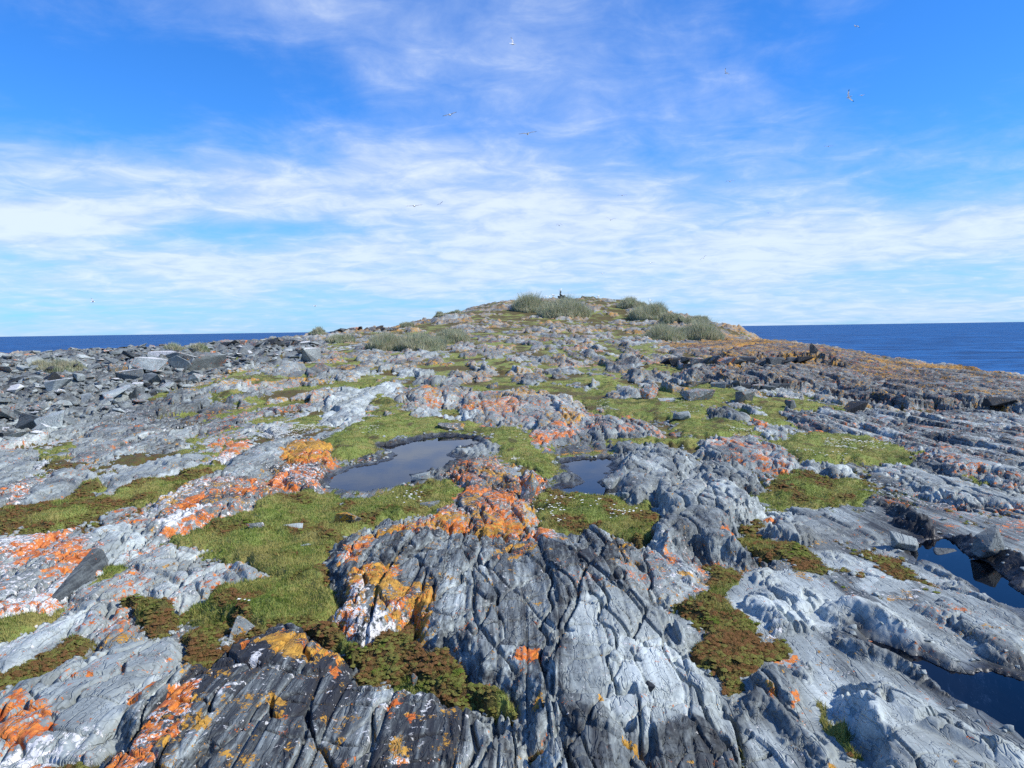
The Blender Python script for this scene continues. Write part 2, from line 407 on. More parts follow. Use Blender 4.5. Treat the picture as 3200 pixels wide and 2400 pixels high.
# ------------------------------------------------------------------ outlines of what the place holds
# outcrops: crop, height, edge width, tone, stripe, orange, yellow, white, fracture, label (None: part of the bedrock), outline
OUT = [
    # right: ledges stepping down towards the sea
    (6, .42, .12, .42, .6, .18, .30, .12, .8, 'long dark rock ledge with a broken shadowed face beyond the right-hand meadow',
     [(240, 35), (400, 45), (620, 70), (780, 80), (1050, 110), (1300, 160), (1500, 190), (1850, 190), (2080, 200), (2260, 215), (2260, 60), (1900, 20), (1500, 0), (900, -20), (500, -20), (260, 10)]),
    (9, .46, .18, .36, .6, .24, .44, .10, .7, 'upper dark rock ledge with rusty blocks on the slope above the sea',
     [(210, 480), (240, 390), (330, 355), (600, 345), (760, 350), (900, 370), (1050, 490), (1300, 530), (1500, 555), (1500, 480), (1200, 400), (900, 300), (600, 270), (300, 280), (150, 330), (100, 400)]),
    (6, .10, .20, .55, .8, .22, .10, .12, .6, 'broad striated grey bedrock sheet right of the flowering meadow',
     [(830, 300), (1000, 250), (1300, 245), (2260, 245), (2260, 560), (1900, 570), (1650, 490), (1300, 400), (1000, 370)]),
    (6, .16, .12, .60, .5, .35, .10, .2, .7, None, [(1580, 500), (1800, 470), (2212, 520), (2260, 680), (2000, 640), (1800, 580)]),
    # left mid distance
    (4, .10, .10, .66, .2, .16, .08, .15, .7, 'flat pale slab at the left edge above the white pebble crust', [(-60, 420), (60, 400), (260, 420), (300, 460), (240, 530), (120, 590), (-60, 640)]),
    (4, .14, .08, .70, .2, .12, .10, .12, .5, 'rounded grey whaleback rock with a white quartz curl', [(190, 745), (290, 600), (380, 550), (600, 535), (650, 590), (560, 620), (420, 680), (330, 740), (240, 755)]),
    (4, .16, .07, .74, .15, .05, .10, .10, .4, 'long smooth grey whaleback with a yellow lichen spot on its lower edge', [(575, 670), (720, 590), (880, 500), (1060, 455), (1220, 440), (1235, 490), (1180, 540), (1050, 590), (880, 650), (720, 695), (640, 725)]),
    (4, .14, .10, .62, .4, .18, .16, .15, .9, 'cracked grey outcrop in the left middle ground', [(430, 460), (560, 290), (800, 270), (1010, 300), (1180, 380), (1000, 430), (800, 440), (650, 480), (500, 490)]),
    (4, .20, .10, .58, .4, .10, .10, .2, .7, 'humped grey rock beside the lichened boulders left of the pool', [(1370, 590), (1420, 520), (1560, 410), (1750, 345), (1880, 350), (1830, 420), (1780, 470), (1680, 530), (1560, 590), (1450, 610)]),
    (4, .10, .08, .62, .2, .62, .1, .75, .6, None, [(1300, 500), (1400, 430), (1500, 350), (1565, 360), (1500, 440), (1380, 505)]),
    (4, .24, .10, .48, .2, .66, .26, .50, .5, 'low block crusted with orange and white lichen behind the left turf', [(965, 740), (1080, 690), (1200, 615), (1400, 590), (1640, 600), (1700, 700), (1725, 735), (1560, 790), (1320, 850), (1100, 925), (960, 935), (985, 830)]),
    (4, .08, .06, .60, .2, .75, .05, .65, .6, None, [(-40, 1010), (200, 945), (450, 930), (330, 1000), (200, 1060), (-40, 1120)]),
    (4, .14, .08, .78, .15, .12, .03, .15, .5, 'pale domed slab with a long dark crack at the left', [(60, 1215), (170, 1110), (330, 1000), (560, 920), (800, 895), (870, 950), (840, 1000), (720, 1060), (560, 1110), (420, 1180), (300, 1240)]),
    # left foreground slabs
    (1, .10, .06, .70, .2, .48, .05, .50, .7, 'pale slab speckled with orange and white lichen under the fallen dark slab', [(-60, 190), (200, 40), (420, 0), (690, 60), (640, 70), (350, 345), (250, 400), (-60, 480)]),
    (1, .12, .05, .74, .2, .30, .08, .25, .9, 'cracked pale slab beside the green turf at the left', [(840, 270), (880, 120), (1040, 40), (1200, 80), (1370, 150), (1370, 190), (1330, 260), (1280, 300), (1180, 345), (1040, 310), (900, 300)]),
    (1, .14, .05, .70, .15, .45, .25, .20, .5, 'pointed grey and orange rock jutting into the turf', [(1340, 335), (1385, 200), (1420, 120), (1560, 150), (1770, 185), (1640, 270), (1500, 300)]),
    (1, .11, .05, .70, .2, .42, .05, .32, 1.0, 'broken pale bedrock blocks right of the fallen dark slab', [(430, 345), (640, 215), (760, 170), (850, 110), (840, 270), (800, 330), (740, 520), (650, 560), (480, 585), (500, 480), (420, 390)]),
    (1, .10, .05, .78, .15, .10, .03, .30, .7, None, [(-60, 640), (60, 570), (200, 500), (300, 440), (470, 440), (430, 520), (340, 560), (260, 640), (240, 680), (-60, 780)]),
    (1, .08, .04, .66, .1, .50, .30, .1, .5, None, [(630, 610), (720, 520), (820, 500), (930, 540), (950, 585), (780, 600)]),
    (1, .16, .06, .72, .12, .10, .03, .10, .35, 'broad smooth pale slab with orange lichen in the lower left corner', [(-60, 1000), (60, 880), (300, 790), (480, 700), (720, 620), (950, 600), (1110, 640), (1130, 780), (1050, 835), (990, 880), (870, 930), (890, 1050), (830, 1150), (720, 1240), (640, 1290), (560, 1260), (400, 1310), (150, 1300), (-60, 1250)]),
    (1, .08, .05, .74, .1, .25, .02, .75, .8, None, [(-60, 1310), (150, 1290), (400, 1310), (560, 1270), (640, 1300), (560, 1420), (300, 1480), (-60, 1480)]),
    ('V', .17, .07, .24, 1.0, .02, .22, .20, .5, 'dark striped slate outcrop with yellow lichen spots in the foreground', [(395, 1445), (480, 1400), (560, 1372), (640, 1365), (730, 1395), (750, 1425), (740, 1450), (790, 1480), (860, 1500), (940, 1522), (1000, 1560), (1090, 1590), (1130, 1650), (1130, 1760), (220, 1760), (245, 1659), (300, 1590), (310, 1530), (360, 1480)]),
    # centre
    (5, .18, .08, .70, .3, .26, .30, .20, .8, 'hummocky grey outcrop with ochre lichen behind the larger pool', [(620, 110), (640, 40), (700, 15), (900, 30), (1230, 50), (1540, 70), (1550, 190), (1500, 250), (1400, 250), (1240, 200), (1010, 190), (1000, 130), (880, 110), (720, 120)]),
    (5, .10, .08, .86, .2, .05, .03, .12, .7, 'very pale flat slabs stepping down to the turf above the pool', [(170, 200), (210, 130), (280, 80), (310, 40), (460, 0), (600, 0), (570, 60), (520, 100), (430, 95), (400, 130), (330, 205)]),
    (5, .09, .06, .80, .2, .25, .10, .12, .6, 'pale slab with an orange lower rim in the turf', [(340, 210), (390, 150), (480, 150), (485, 195), (380, 240), (260, 255)]),
    (5, .08, .06, .80, .2, .12, .08, .1, .6, None, [(650, 150), (740, 130), (820, 160), (970, 150), (980, 185), (840, 190)]),
    (5, .14, .06, .66, .3, .30, .18, .15, .8, 'row of grey rocks poking from the turf behind the small pool', [(1630, 250), (1660, 180), (1760, 170), (1840, 220), (1880, 210), (1980, 240), (1970, 268), (1750, 258)]),
    (5, .12, .08, .58, .3, .70, .05, .35, .8, None, [(1290, 280), (1350, 240), (1500, 220), (1510, 250), (1420, 290), (1380, 325)]),
    (5, .10, .05, .70, .2, .0, .0, .1, .9, 'light grey rocks at the right shore of the larger pool', [(885, 375), (950, 345), (1030, 310), (1080, 295), (1130, 318), (1125, 350), (1080, 365), (1040, 385), (950, 395)]),
    (5, .24, .07, .42, .2, .72, .74, .30, .5, 'boulder-like rock covered in ochre lichen on the left shore of the pool', [(0, 320), (100, 285), (200, 330), (232, 400), (225, 460), (120, 430), (0, 400)]),
    (5, .22, .07, .40, .2, .68, .20, .60, .5, 'rock crusted red-orange and white at the near left corner of the pool', [(-40, 430), (60, 425), (180, 450), (205, 520), (140, 580), (60, 560), (-40, 540)]),
    (5, .24, .10, .44, .5, .42, .44, .30, .8, 'rocky spine crusted with orange and yellow lichen between the two pools', [(850, 560), (880, 450), (990, 400), (1120, 395), (1165, 480), (1230, 500), (1215, 560), (1290, 660), (1305, 780), (1250, 810), (1000, 800), (830, 770), (640, 745), (850, 650), (930, 600)]),
    (5, .26, .06, .45, .4, .45, .20, .40, .6, 'narrow upright rock fin with orange lichen left of the small pool', [(1245, 560), (1255, 470), (1300, 440), (1345, 480), (1385, 560), (1350, 615), (1290, 600)]),
    (5, .16, .06, .40, .3, .0, .0, .0, .6, None, [(1420, 495), (1470, 445), (1545, 520), (1540, 542), (1440, 542)]),
    ('V', .26, .10, .47, .80, .04, .14, .12, .8, 'large dark ribbed outcrop with yellow and orange lichen in the centre foreground', [(708, 1215), (745, 1165), (830, 1132), (900, 1140), (1040, 1168), (1150, 1158), (1180, 1152), (1240, 1165), (1290, 1142), (1340, 1165), (1385, 1215), (1410, 1290), (1400, 1350), (1340, 1480), (1330, 1600), (1350, 1760), (1160, 1760), (1150, 1659), (1140, 1560), (1030, 1480), (915, 1405), (880, 1375), (740, 1390), (725, 1300)]),
    (2, .20, .07, .72, .30, -.1, -.05, .12, .7, 'pale stepped slab holding a small dark stone in the right foreground', [(1480, 620), (1640, 560), (1760, 600), (1900, 590), (2090, 620), (2120, 750), (2212, 900), (2250, 1200), (2230, 1310), (2100, 1340), (1900, 1345), (1700, 1300), (1500, 1200), (1440, 1000)]),
    (2, .10, .06, .36, .5, .0, .06, .05, 1.0, 'dark splintered slate below the pale stepped slab', [(1500, 1340), (1850, 1390), (2230, 1330), (2380, 1480), (2400, 1620), (1480, 1620)]),
    (2, .12, .06, .66, .2, .50, .12, .25, .6, 'cluster of small rocks with red-orange lichen right of the ribbed outcrop', [(1780, 300), (1800, 230), (1940, 190), (2040, 200), (2130, 260), (2190, 400), (2200, 480), (2120, 470), (2050, 540), (1900, 550), (1790, 480), (1780, 400)]),
    # right middle
    (5, .24, .09, .66, .3, .05, .04, .12, 1.0, 'fractured grey outcrop on the right bank of the small pool', [(1650, 470), (1720, 410), (1830, 370), (1860, 340), (1950, 320), (2080, 340), (2130, 440), (2085, 480), (2050, 520), (1970, 560), (1960, 620), (1840, 615), (1790, 545), (1640, 505)]),
    (6, .34, .10, .64, .35, .08, .05, .10, 1.0, 'big fractured grey outcrop with a shadowed left end at the right of the turf', [(95, 900), (110, 700), (260, 655), (560, 690), (660, 760), (640, 900), (560, 1010), (420, 1000), (280, 970), (130, 1010)]),
    (6, .16, .08, .66, .3, .34, .05, .2, .8, 'low rock mound with red-orange patches below the flowering meadow', [(340, 440), (420, 400), (600, 395), (760, 450), (900, 550), (790, 575), (640, 545), (480, 505), (350, 480)]),
    (6, .20, .08, .66, .3, .05, .02, .1, .9, None, [(350, 570), (420, 540), (560, 560), (640, 640), (640, 680), (500, 690), (360, 650)]),
    (6, .12, .08, .76, .3, .15, .08, .1, .6, 'pale whaleback ridge crossing the slope beyond the dark pool', [(1380, 580), (1480, 545), (1620, 580), (1800, 640), (2212, 740), (2260, 800), (2100, 790), (1850, 770), (1640, 700), (1480, 640)]),
    (6, .18, .08, .72, .3, .08, .05, .1, .8, None, [(960, 570), (1080, 535), (1180, 550), (1170, 600), (1080, 615)]),
    # right foreground whalebacks
    (3, .10, .08, .72, .3, .10, .04, .08, .6, 'long pale rib of rock along the near shore of the dark pool', [(560, 220), (740, 160), (880, 210), (1000, 265), (1200, 340), (1380, 470), (1500, 515), (1760, 675), (2070, 830), (2070, 930), (1700, 770), (1400, 570), (1200, 430), (900, 330), (680, 270)]),
    (3, .20, .07, .62, .1, .02, .03, .05, .3, 'scooped grey rock with a smooth hollow facing the camera', [(510, 330), (560, 250), (680, 215), (780, 260), (835, 330), (810, 385), (650, 385), (600, 400)]),
    (3, .12, .06, .84, .15, .05, .02, .08, .5, 'flat pale slab edged by brown moss on the right', [(840, 425), (940, 420), (1150, 500), (1340, 620), (1290, 690), (1150, 670), (1080, 600), (960, 520)]),
    (3, .12, .07, .60, .4, .50, .1, .4, .7, None, [(-20, 370), (60, 400), (150, 560), (170, 640), (60, 640), (-20, 600)]),
    (3, .22, .09, .84, .15, .04, .02, .05, .35, 'smooth pale dome of rock right of the moss belt', [(380, 690), (440, 640), (430, 540), (470, 490), (560, 475), (640, 490), (660, 560), (650, 600), (760, 615), (900, 640), (925, 720), (830, 760), (835, 900), (760, 860), (620, 835), (520, 835), (420, 770)]),
    (3, .30, .10, .90, .12, .0, .0, .05, .3, 'smooth pale whaleback tapering into the lower right pool', [(900, 700), (940, 640), (1020, 640), (1200, 690), (1330, 760), (1480, 850), (1600, 970), (1745, 1105), (1690, 1115), (1560, 1080), (1400, 1000), (1260, 960), (1100, 920), (1000, 860), (930, 780)]),
    (3, .14, .06, .55, .5, .0, .02, .05, .6, None, [(860, 880), (940, 850), (1050, 960), (1250, 1080), (1510, 1225), (1400, 1210), (1200, 1110), (1000, 1050), (890, 990)]),
    (3, .16, .07, .66, .3, .10, .05, .08, .8, None, [(520, 850), (640, 835), (780, 870), (860, 960), (890, 1100), (800, 1235), (740, 1190), (690, 1080), (740, 1020), (690, 930), (560, 920)]),
    (3, .18, .06, .56, .4, .16, .08, .06, 1.0, 'tilted grey flakes of rock left of the green moss gully', [(390, 1290), (460, 1120), (640, 1090), (740, 1200), (740, 1330), (900, 1500), (960, 1660), (860, 1660), (700, 1470), (560, 1320)]),
    (3, .34, .09, .88, .2, .0, .01, .05, .45, 'great pale whaleback rock filling the lower right corner', [(890, 1180), (960, 1090), (1080, 1060), (1250, 1090), (1480, 1210), (1760, 1380), (2060, 1510), (2200, 1800), (1260, 1800), (1080, 1530), (960, 1390), (890, 1310)]),
    (3, .16, .08, .72, .5, .12, .10, .1, .8, None, [(1330, 740), (1500, 700), (1640, 700), (1800, 790), (2060, 930), (2060, 1080), (1900, 1060), (1740, 960), (1560, 850)]),
    (3, .34, .10, .13, .4, .02, .02, .05, 1.0, 'dark shaded bank of broken rock on the far side of the right pool', [(1180, 90), (1300, 130), (1600, 300), (1800, 330), (2060, 420), (2060, 640), (1850, 500), (1680, 410), (1560, 320), (1300, 190)]),  # low tone paints the shade of this left-facing bank into its colour
]
# ground cover: crop, level, moss (0 green turf .. 1 brown cushions), outline
COV = [
    ('V', .10, .30, [(355, 1165), (470, 1130), (590, 1080), (700, 1070), (800, 1076), (900, 1054), (985, 1048), (1005, 1070), (960, 1100), (880, 1115), (830, 1128), (790, 1137), (745, 1165), (715, 1195), (708, 1230), (735, 1290), (735, 1330), (680, 1365), (560, 1365), (450, 1345), (410, 1320), (440, 1300), (480, 1270), (590, 1248), (560, 1220), (500, 1205), (430, 1185), (360, 1180)]),
    (5, .12, .15, [(1085, 250), (1180, 245), (1300, 290), (1440, 450), (1440, 480), (1370, 500), (1250, 450), (1150, 440), (1110, 360)]),
    (5, .10, .15, [(180, 300), (250, 260), (420, 180), (440, 60), (510, 50), (620, 120), (680, 170), (820, 185), (1000, 205), (1040, 250), (930, 258), (640, 250), (500, 290), (470, 350), (250, 410), (225, 340)]),
    (5, .12, .34, [(1290, 600), (1370, 570), (1480, 600), (1760, 615), (1850, 640), (1960, 620), (1950, 680), (2000, 720), (1960, 780), (1980, 830), (1900, 880), (1720, 840), (1600, 800), (1540, 780), (1480, 800), (1310, 790), (1315, 740), (1285, 650)]),
    (6, .10, .15, [(0, 180), (80, 150), (240, 160), (420, 90), (500, 120), (700, 170), (680, 220), (500, 190), (440, 250), (350, 300), (480, 305), (640, 340), (700, 400), (560, 395), (400, 390), (300, 440), (-150, 430), (-200, 400), (0, 410), (300, 410), (200, 300), (0, 270), (-200, 260), (-250, 180)]),
    (6, .08, .35, [(600, 170), (860, 180), (1250, 225), (1240, 250), (1000, 245), (760, 240)]),
    (6, .10, .12, [(620, 280), (700, 275), (860, 300), (880, 330), (780, 350), (680, 320)]),
    (6, .12, .05, [(800, 400), (1000, 385), (1150, 390), (1320, 400), (1500, 440), (1610, 500), (1560, 555), (1300, 540), (1120, 520), (1000, 565), (900, 570), (900, 500)]),
    (6, .07, .2, [(1860, 640), (2030, 630), (2000, 665), (1900, 668)]),
    (6, .08, .6, [(700, 690), (860, 600), (1000, 600), (1130, 640), (1260, 640), (1330, 740), (1200, 740), (1100, 830), (900, 790), (760, 750)]),
    (6, .08, .5, [(560, 950), (640, 880), (700, 960), (800, 1030), (1000, 1060), (880, 1110), (700, 1100), (600, 1060)]),
    (4, .08, .45, [(200, 790), (400, 690), (640, 590), (680, 720), (800, 640), (1050, 600), (1230, 510), (1420, 500), (1340, 590), (1150, 640), (1060, 720), (960, 790), (700, 785), (600, 830), (470, 860), (330, 950), (200, 930)]),
    (4, .07, .7, [(-60, 820), (150, 790), (280, 790), (200, 900), (-60, 950)]),
    (4, .06, .3, [(280, 400), (450, 370), (470, 390), (330, 420)]),
    (1, .07, .15, [(-60, 620), (-60, 480), (180, 445), (320, 400), (250, 480), (100, 560)]),
    (1, .07, .85, [(-60, 800), (60, 745), (250, 660), (300, 600), (420, 540), (560, 560), (650, 605), (480, 690), (300, 765), (100, 840), (-60, 930)]),
    (1, .06, .9, [(800, 330), (930, 300), (960, 350), (1100, 380), (1150, 460), (1050, 560), (950, 590), (820, 500), (760, 470)]),
    (1, .07, .75, [(1100, 640), (1200, 560), (1400, 570), (1390, 690), (1310, 800), (1200, 860), (1060, 900), (1000, 880), (1130, 760)]),
    (1, .07, .5, [(650, 1300), (720, 1240), (830, 1190), (760, 1300), (700, 1420), (560, 1440)]),
    (2, .10, .85, [(-40, 700), (130, 690), (290, 770), (420, 725), (540, 690), (590, 740), (640, 860), (800, 860), (880, 920), (890, 1030), (1000, 1040), (1130, 1080), (1225, 1170), (1200, 1245), (1000, 1205), (900, 1190), (700, 1120), (590, 990), (480, 945), (390, 1000), (250, 945), (140, 870), (60, 815), (-40, 800)]),
    (2, .07, .9, [(1200, 1340), (1300, 1360), (1440, 1400), (1420, 1500), (1230, 1520)]),
    (3, .09, .8, [(160, 600), (240, 500), (400, 490), (420, 600), (380, 680), (420, 800), (520, 930), (700, 930), (740, 1050), (640, 1080), (400, 1120), (400, 1240), (330, 1290), (240, 1260), (150, 1060), (120, 960), (180, 920), (80, 860), (0, 770), (150, 740)]),
    (3, .08, .65, [(380, 400), (450, 230), (520, 240), (500, 320), (640, 390), (800, 400), (880, 470), (930, 510), (1090, 550), (1070, 600), (1120, 655), (1050, 635), (960, 605), (650, 585), (680, 500), (560, 470), (440, 450)]),
    (3, .06, .85, [(1060, 430), (1300, 480), (1560, 640), (1630, 690), (1500, 705), (1300, 650), (1150, 530)]),
    (3, .10, .15, [(760, 1340), (750, 1260), (860, 1240), (890, 1330), (940, 1400), (1040, 1450), (1070, 1540), (1200, 1700), (970, 1700), (950, 1560), (820, 1430)]),
    (3, .08, .3, [(900, 0), (1100, 20), (1150, 80), (1050, 110), (980, 100)]),
    (7, .10, .35, [(1350, 470), (1500, 440), (1820, 460), (1800, 490), (1550, 485), (1360, 480)]),
    (7, .10, .35, [(1330, 560), (1500, 550), (1600, 570), (1590, 600), (1400, 595)]),
    (7, .10, .4, [(880, 600), (1040, 555), (1180, 560), (1000, 590), (900, 615)]),
    (7, .08, .3, [(1760, 380), (2212, 365), (2212, 390), (1900, 400)]),
    (8, .10, .4, [(970, 440), (1010, 410), (1060, 420), (1040, 450), (1000, 455)]),
    (8, .10, .3, [(1390, 470), (1430, 450), (1480, 500), (1540, 520), (1500, 560), (1420, 520)]),
    (8, .12, .3, [(1620, 340), (1680, 320), (1700, 400), (1780, 470), (1700, 480), (1650, 420)]),
]
# standing water: crop, outline, level below the land around it
POOLS = [
    (5, 'larger rain pool', [(215, 560), (235, 490), (330, 450), (480, 420), (575, 380), (470, 335), (600, 310), (740, 275), (900, 268), (1030, 295), (1010, 330), (890, 340), (870, 385), (960, 400), (870, 425), (830, 455), (770, 475), (655, 490), (690, 545), (560, 565), (430, 588), (300, 595)]),
    (5, 'small rain pool', [(1430, 425), (1500, 398), (1720, 400), (1740, 440), (1700, 490), (1660, 530), (1730, 560), (1780, 605), (1600, 612), (1430, 580), (1440, 550), (1560, 540), (1500, 470)]),
    (3, 'deep blue pool', [(1375, 410), (1420, 355), (1600, 365), (1680, 430), (1850, 505), (2028, 640), (2140, 710), (2140, 860), (2028, 790), (1900, 740), (1760, 660), (1600, 560), (1500, 500), (1390, 495)]),
    (3, 'dark foreground pool', [(1060, 900), (1150, 940), (1300, 990), (1500, 1050), (1600, 1100), (1740, 1130), (1830, 1110), (2028, 1150), (2200, 1200), (2240, 1600), (2028, 1500), (1800, 1360), (1540, 1240), (1440, 1130), (1300, 1060), (1150, 990)]),
]
# crusts of lichen with an outline of their own: crop, orange, yellow, white, tone shift, outline
LICH = [
    (1, .62, .25, .2, 0, [(-40, 1150), (50, 920), (140, 880), (250, 910), (340, 1000), (360, 1100), (250, 1160), (150, 1210), (-40, 1230)]),
    ('V', .85, .15, .5, 0, [(240, 1680), (300, 1590), (330, 1540), (390, 1490), (440, 1470), (450, 1500), (380, 1590), (330, 1680)]),
    ('V', .4, .72, .2, 0, [(560, 1380), (630, 1368), (740, 1400), (745, 1430), (660, 1425), (590, 1430)]),
    (2, .45, .80, .35, 0, [(130, 440), (180, 380), (300, 330), (480, 310), (490, 380), (440, 470), (560, 490), (660, 500), (680, 660), (600, 700), (480, 680), (320, 660), (300, 560), (320, 480), (250, 460), (200, 520), (130, 560)]),
    (2, .55, .45, .85, 0, [(60, 690), (60, 560), (140, 480), (250, 420), (280, 460), (250, 560), (260, 640), (200, 700)]),
    (2, .1, .05, .95, 0, [(260, 690), (300, 610), (420, 640), (480, 690), (380, 720), (290, 740)]),
    (2, .60, .68, .4, 0, [(120, 330), (140, 230), (250, 170), (420, 110), (560, 60), (760, 30), (900, 60), (820, 110), (560, 140), (400, 170), (260, 260), (180, 330)]),
    (2, .60, .74, .2, 0, [(900, 150), (960, 60), (960, -40), (1140, -60), (1160, 60), (1170, 130), (1100, 160)]),
    (2, .35, .68, .2, 0, [(960, 280), (1100, 210), (1240, 210), (1240, 250), (1130, 300), (1040, 300)]),
    (2, .85, .15, .55, 0, [(1200, 140), (1350, 130), (1370, 190), (1420, 215), (1330, 225), (1230, 190)]),
    (2, .97, .1, .0, 0, [(1130, 880), (1160, 840), (1220, 825), (1265, 850), (1260, 900), (1200, 915), (1140, 905)]),
    (2, .95, .1, .0, 0, [(370, 1130), (380, 1100), (440, 1095), (455, 1140), (400, 1160)]),
    (2, .95, .1, .0, 0, [(35, 940), (60, 915), (130, 895), (140, 920), (80, 970)]),
    (2, .1, .95, .0, 0, [(1560, 1180), (1600, 1125), (1630, 1150), (1615, 1205), (1580, 1205)]),
    (2, .1, .95, .0, 0, [(1715, 1315), (1760, 1305), (1830, 1340), (1820, 1355), (1730, 1335)]),
    (2, .0, .95, .0, 0, [(1240, 1080), (1270, 1055), (1295, 1075), (1270, 1105), (1245, 1100)]),
    (2, .92, .3, .0, 0, [(505, 1240), (530, 1218), (572, 1222), (560, 1250), (520, 1265)]),
    (2, .5, .6, .6, .5, [(390, 1370), (420, 1325), (470, 1340), (500, 1430), (480, 1470), (430, 1440)]),
    (1, .1, .9, .0, 0, [(1210, 1190), (1240, 1120), (1320, 1150), (1370, 1155), (1330, 1200), (1290, 1225), (1240, 1215)]),
    (1, .1, .9, .0, 0, [(1690, 1130), (1730, 1030), (1800, 1020), (1810, 1050), (1780, 1120), (1740, 1150)]),
    (1, .1, .9, .0, 0, [(1390, 890), (1420, 850), (1480, 840), (1490, 865), (1420, 905)]),
    (1, .1, .9, .0, 0, [(990, 1380), (1020, 1310), (1060, 1300), (1065, 1350), (1020, 1390)]),
    (1, .1, .9, .0, 0, [(1220, 1050), (1260, 970), (1285, 975), (1270, 1030), (1240, 1065)]),
    (1, .95, .1, .0, 0, [(1505, 630), (1560, 580), (1620, 590), (1600, 630), (1540, 645)]),
    (1, .0, .0, .9, .4, [(1480, 810), (1540, 790), (1600, 745), (1620, 770), (1580, 800), (1500, 825)]),
    (1, .0, .0, .8, .3, [(1390, 1010), (1470, 950), (1560, 920), (1540, 945), (1450, 1000), (1400, 1040)]),
    (1, .95, .0, .1, 0, [(860, 920), (920, 850), (990, 870), (990, 920), (920, 955), (870, 950)]),
    (1, .95, .0, .1, 0, [(310, 160), (340, 135), (385, 145), (370, 165)]),
    (1, .95, .0, .1, 0, [(450, 180), (460, 145), (530, 135), (520, 170), (470, 190)]),
    (1, .95, .0, .3, 0, [(160, 1370), (170, 1330), (230, 1315), (250, 1335), (210, 1375)]),
    (1, .4, .1, .9, 0, [(0, 420), (60, 360), (200, 340), (340, 330), (250, 400), (100, 430)]),
    (1, .9, .0, .3, 0, [(0, 300), (0, 250), (90, 230), (60, 270)]),
    (4, .6, .0, .5, 0, [(0, 700), (100, 640), (250, 560), (400, 500), (390, 540), (280, 600), (150, 690), (0, 760)]),
    (4, .1, .0, .95, .2, [(200, 540), (280, 470), (380, 410), (390, 460), (330, 510), (260, 560)]),
    (4, .1, .0, .98, .2, [(970, 910), (1060, 850), (1280, 760), (1290, 790), (1110, 880), (1020, 910)]),
    (4, .92, .2, .3, 0, [(1050, 820), (1150, 740), (1280, 710), (1270, 760), (1130, 820)]),
    (4, .6, .5, .1, 0, [(470, 500), (520, 455), (580, 455), (570, 490), (500, 520)]),
    (4, .2, .95, .1, 0, [(1010, 580), (1060, 545), (1100, 555), (1075, 590)]),
    (4, .72, .4, .3, 0, [(1340, 370), (1420, 320), (1560, 350), (1550, 400), (1420, 400)]),
    (5, .7, .6, .15, 0, [(740, 10), (800, 15), (780, 60), (800, 100), (760, 100), (740, 60)]),
    (5, .35, .75, .1, 0, [(1430, 130), (1480, 130), (1550, 180), (1545, 220), (1500, 200)]),
    (5, .6, .5, .3, 0, [(860, 110), (1050, 90), (1230, 80), (1220, 130), (1180, 150), (1000, 120)]),
    (5, .1, .85, .1, 0, [(1220, 60), (1260, 45), (1340, 50), (1300, 70), (1240, 75)]),
    (5, .66, .4, .3, 0, [(1010, 590), (1180, 560), (1220, 640), (1230, 740), (1160, 700), (1060, 700), (1040, 650)]),
    (6, .8, .0, .1, 0, [(560, 230), (640, 260), (760, 350), (720, 350), (640, 310)]),
    (6, .75, .1, .1, 0, [(690, 510), (780, 510), (790, 545), (700, 530)]),
    (6, .85, .1, .1, 0, [(660, 560), (760, 550), (850, 585), (760, 585)]),
    (6, .9, .1, .1, 0, [(740, 850), (790, 835), (840, 840), (830, 862), (760, 865)]),
    (6, .9, .1, .1, 0, [(475, 985), (500, 970), (545, 985), (530, 1000), (490, 1000)]),
    (6, .8, .0, .3, 0, [(80, 1090), (90, 1045), (180, 1060), (230, 1110), (160, 1125)]),
    (6, .7, .2, .1, 0, [(980, 320), (1060, 340), (1120, 380), (1060, 380), (1000, 345)]),
    (3, .8, .2, .1, 0, [(600, 1000), (620, 940), (720, 950), (740, 1010), (680, 1040)]),
    (3, .9, .2, .0, 0, [(550, 1210), (580, 1200), (640, 1260), (600, 1270)]),
    (3, .8, .5, .0, 0, [(680, 1220), (710, 1210), (745, 1300), (720, 1300)]),
    (3, .3, .75, .0, 0, [(480, 900), (500, 840), (530, 900), (500, 950)]),
    (3, .1, .0, .95, .3, [(500, 850), (540, 825), (575, 830), (560, 850)]),
    (3, .1, .9, .0, 0, [(100, 1590), (115, 1568), (135, 1575), (130, 1592)]),
    (3, .3, .85, .0, 0, [(890, 1610), (920, 1605), (945, 1650), (920, 1660)]),
    (3, .3, .3, .1, 0, [(1430, 800), (1470, 790), (1600, 830), (1700, 900), (1560, 860)]),
]

# ------------------------------------------------------------------ heights and cover
sh = gx.shape
Hout = np.zeros(sh, np.float32)                   # lift of named outcrops
tone = (0.58 + 0.24 * fbm(gx * .5, gy * .22, 3, 21)).astype(np.float32)
stripe = np.clip(0.35 + 0.5 * fbm(gx * .35, gy * .1, 2, 33), 0, 1).astype(np.float32)
fr = np.full(sh, 1.25, np.float32)
lo_n = fbm(gx * .45, gy * .3, 3, 41)
lo_n2 = fbm(gx * .4, gy * .3, 3, 47)
far = ss(9, 22, gy)
orange = np.clip(.12 - .02 * far + .50 * lo_n, 0, .8).astype(np.float32)
yellow = np.clip(.08 + .26 * far + .40 * lo_n2, 0, .8).astype(np.float32)
white = np.clip(.12 - .10 * far + .4 * fbm(gx * .6, gy * .4, 2, 53), 0, .7).astype(np.float32)
tl = (-.018 - .012 * ss(11, 20, gy) + .06 * fbm(gx * .33, gy * .2, 3, 61)).astype(np.float32)      # level of the ground cover
mossy = np.clip(.45 + .7 * fbm(gx * .6, gy * .5, 2, 71), 0, 1).astype(np.float32)
wet = np.zeros(sh, np.float32)
rid = np.full(sh, -1, np.int32)
lower = np.zeros(sh, np.float32)
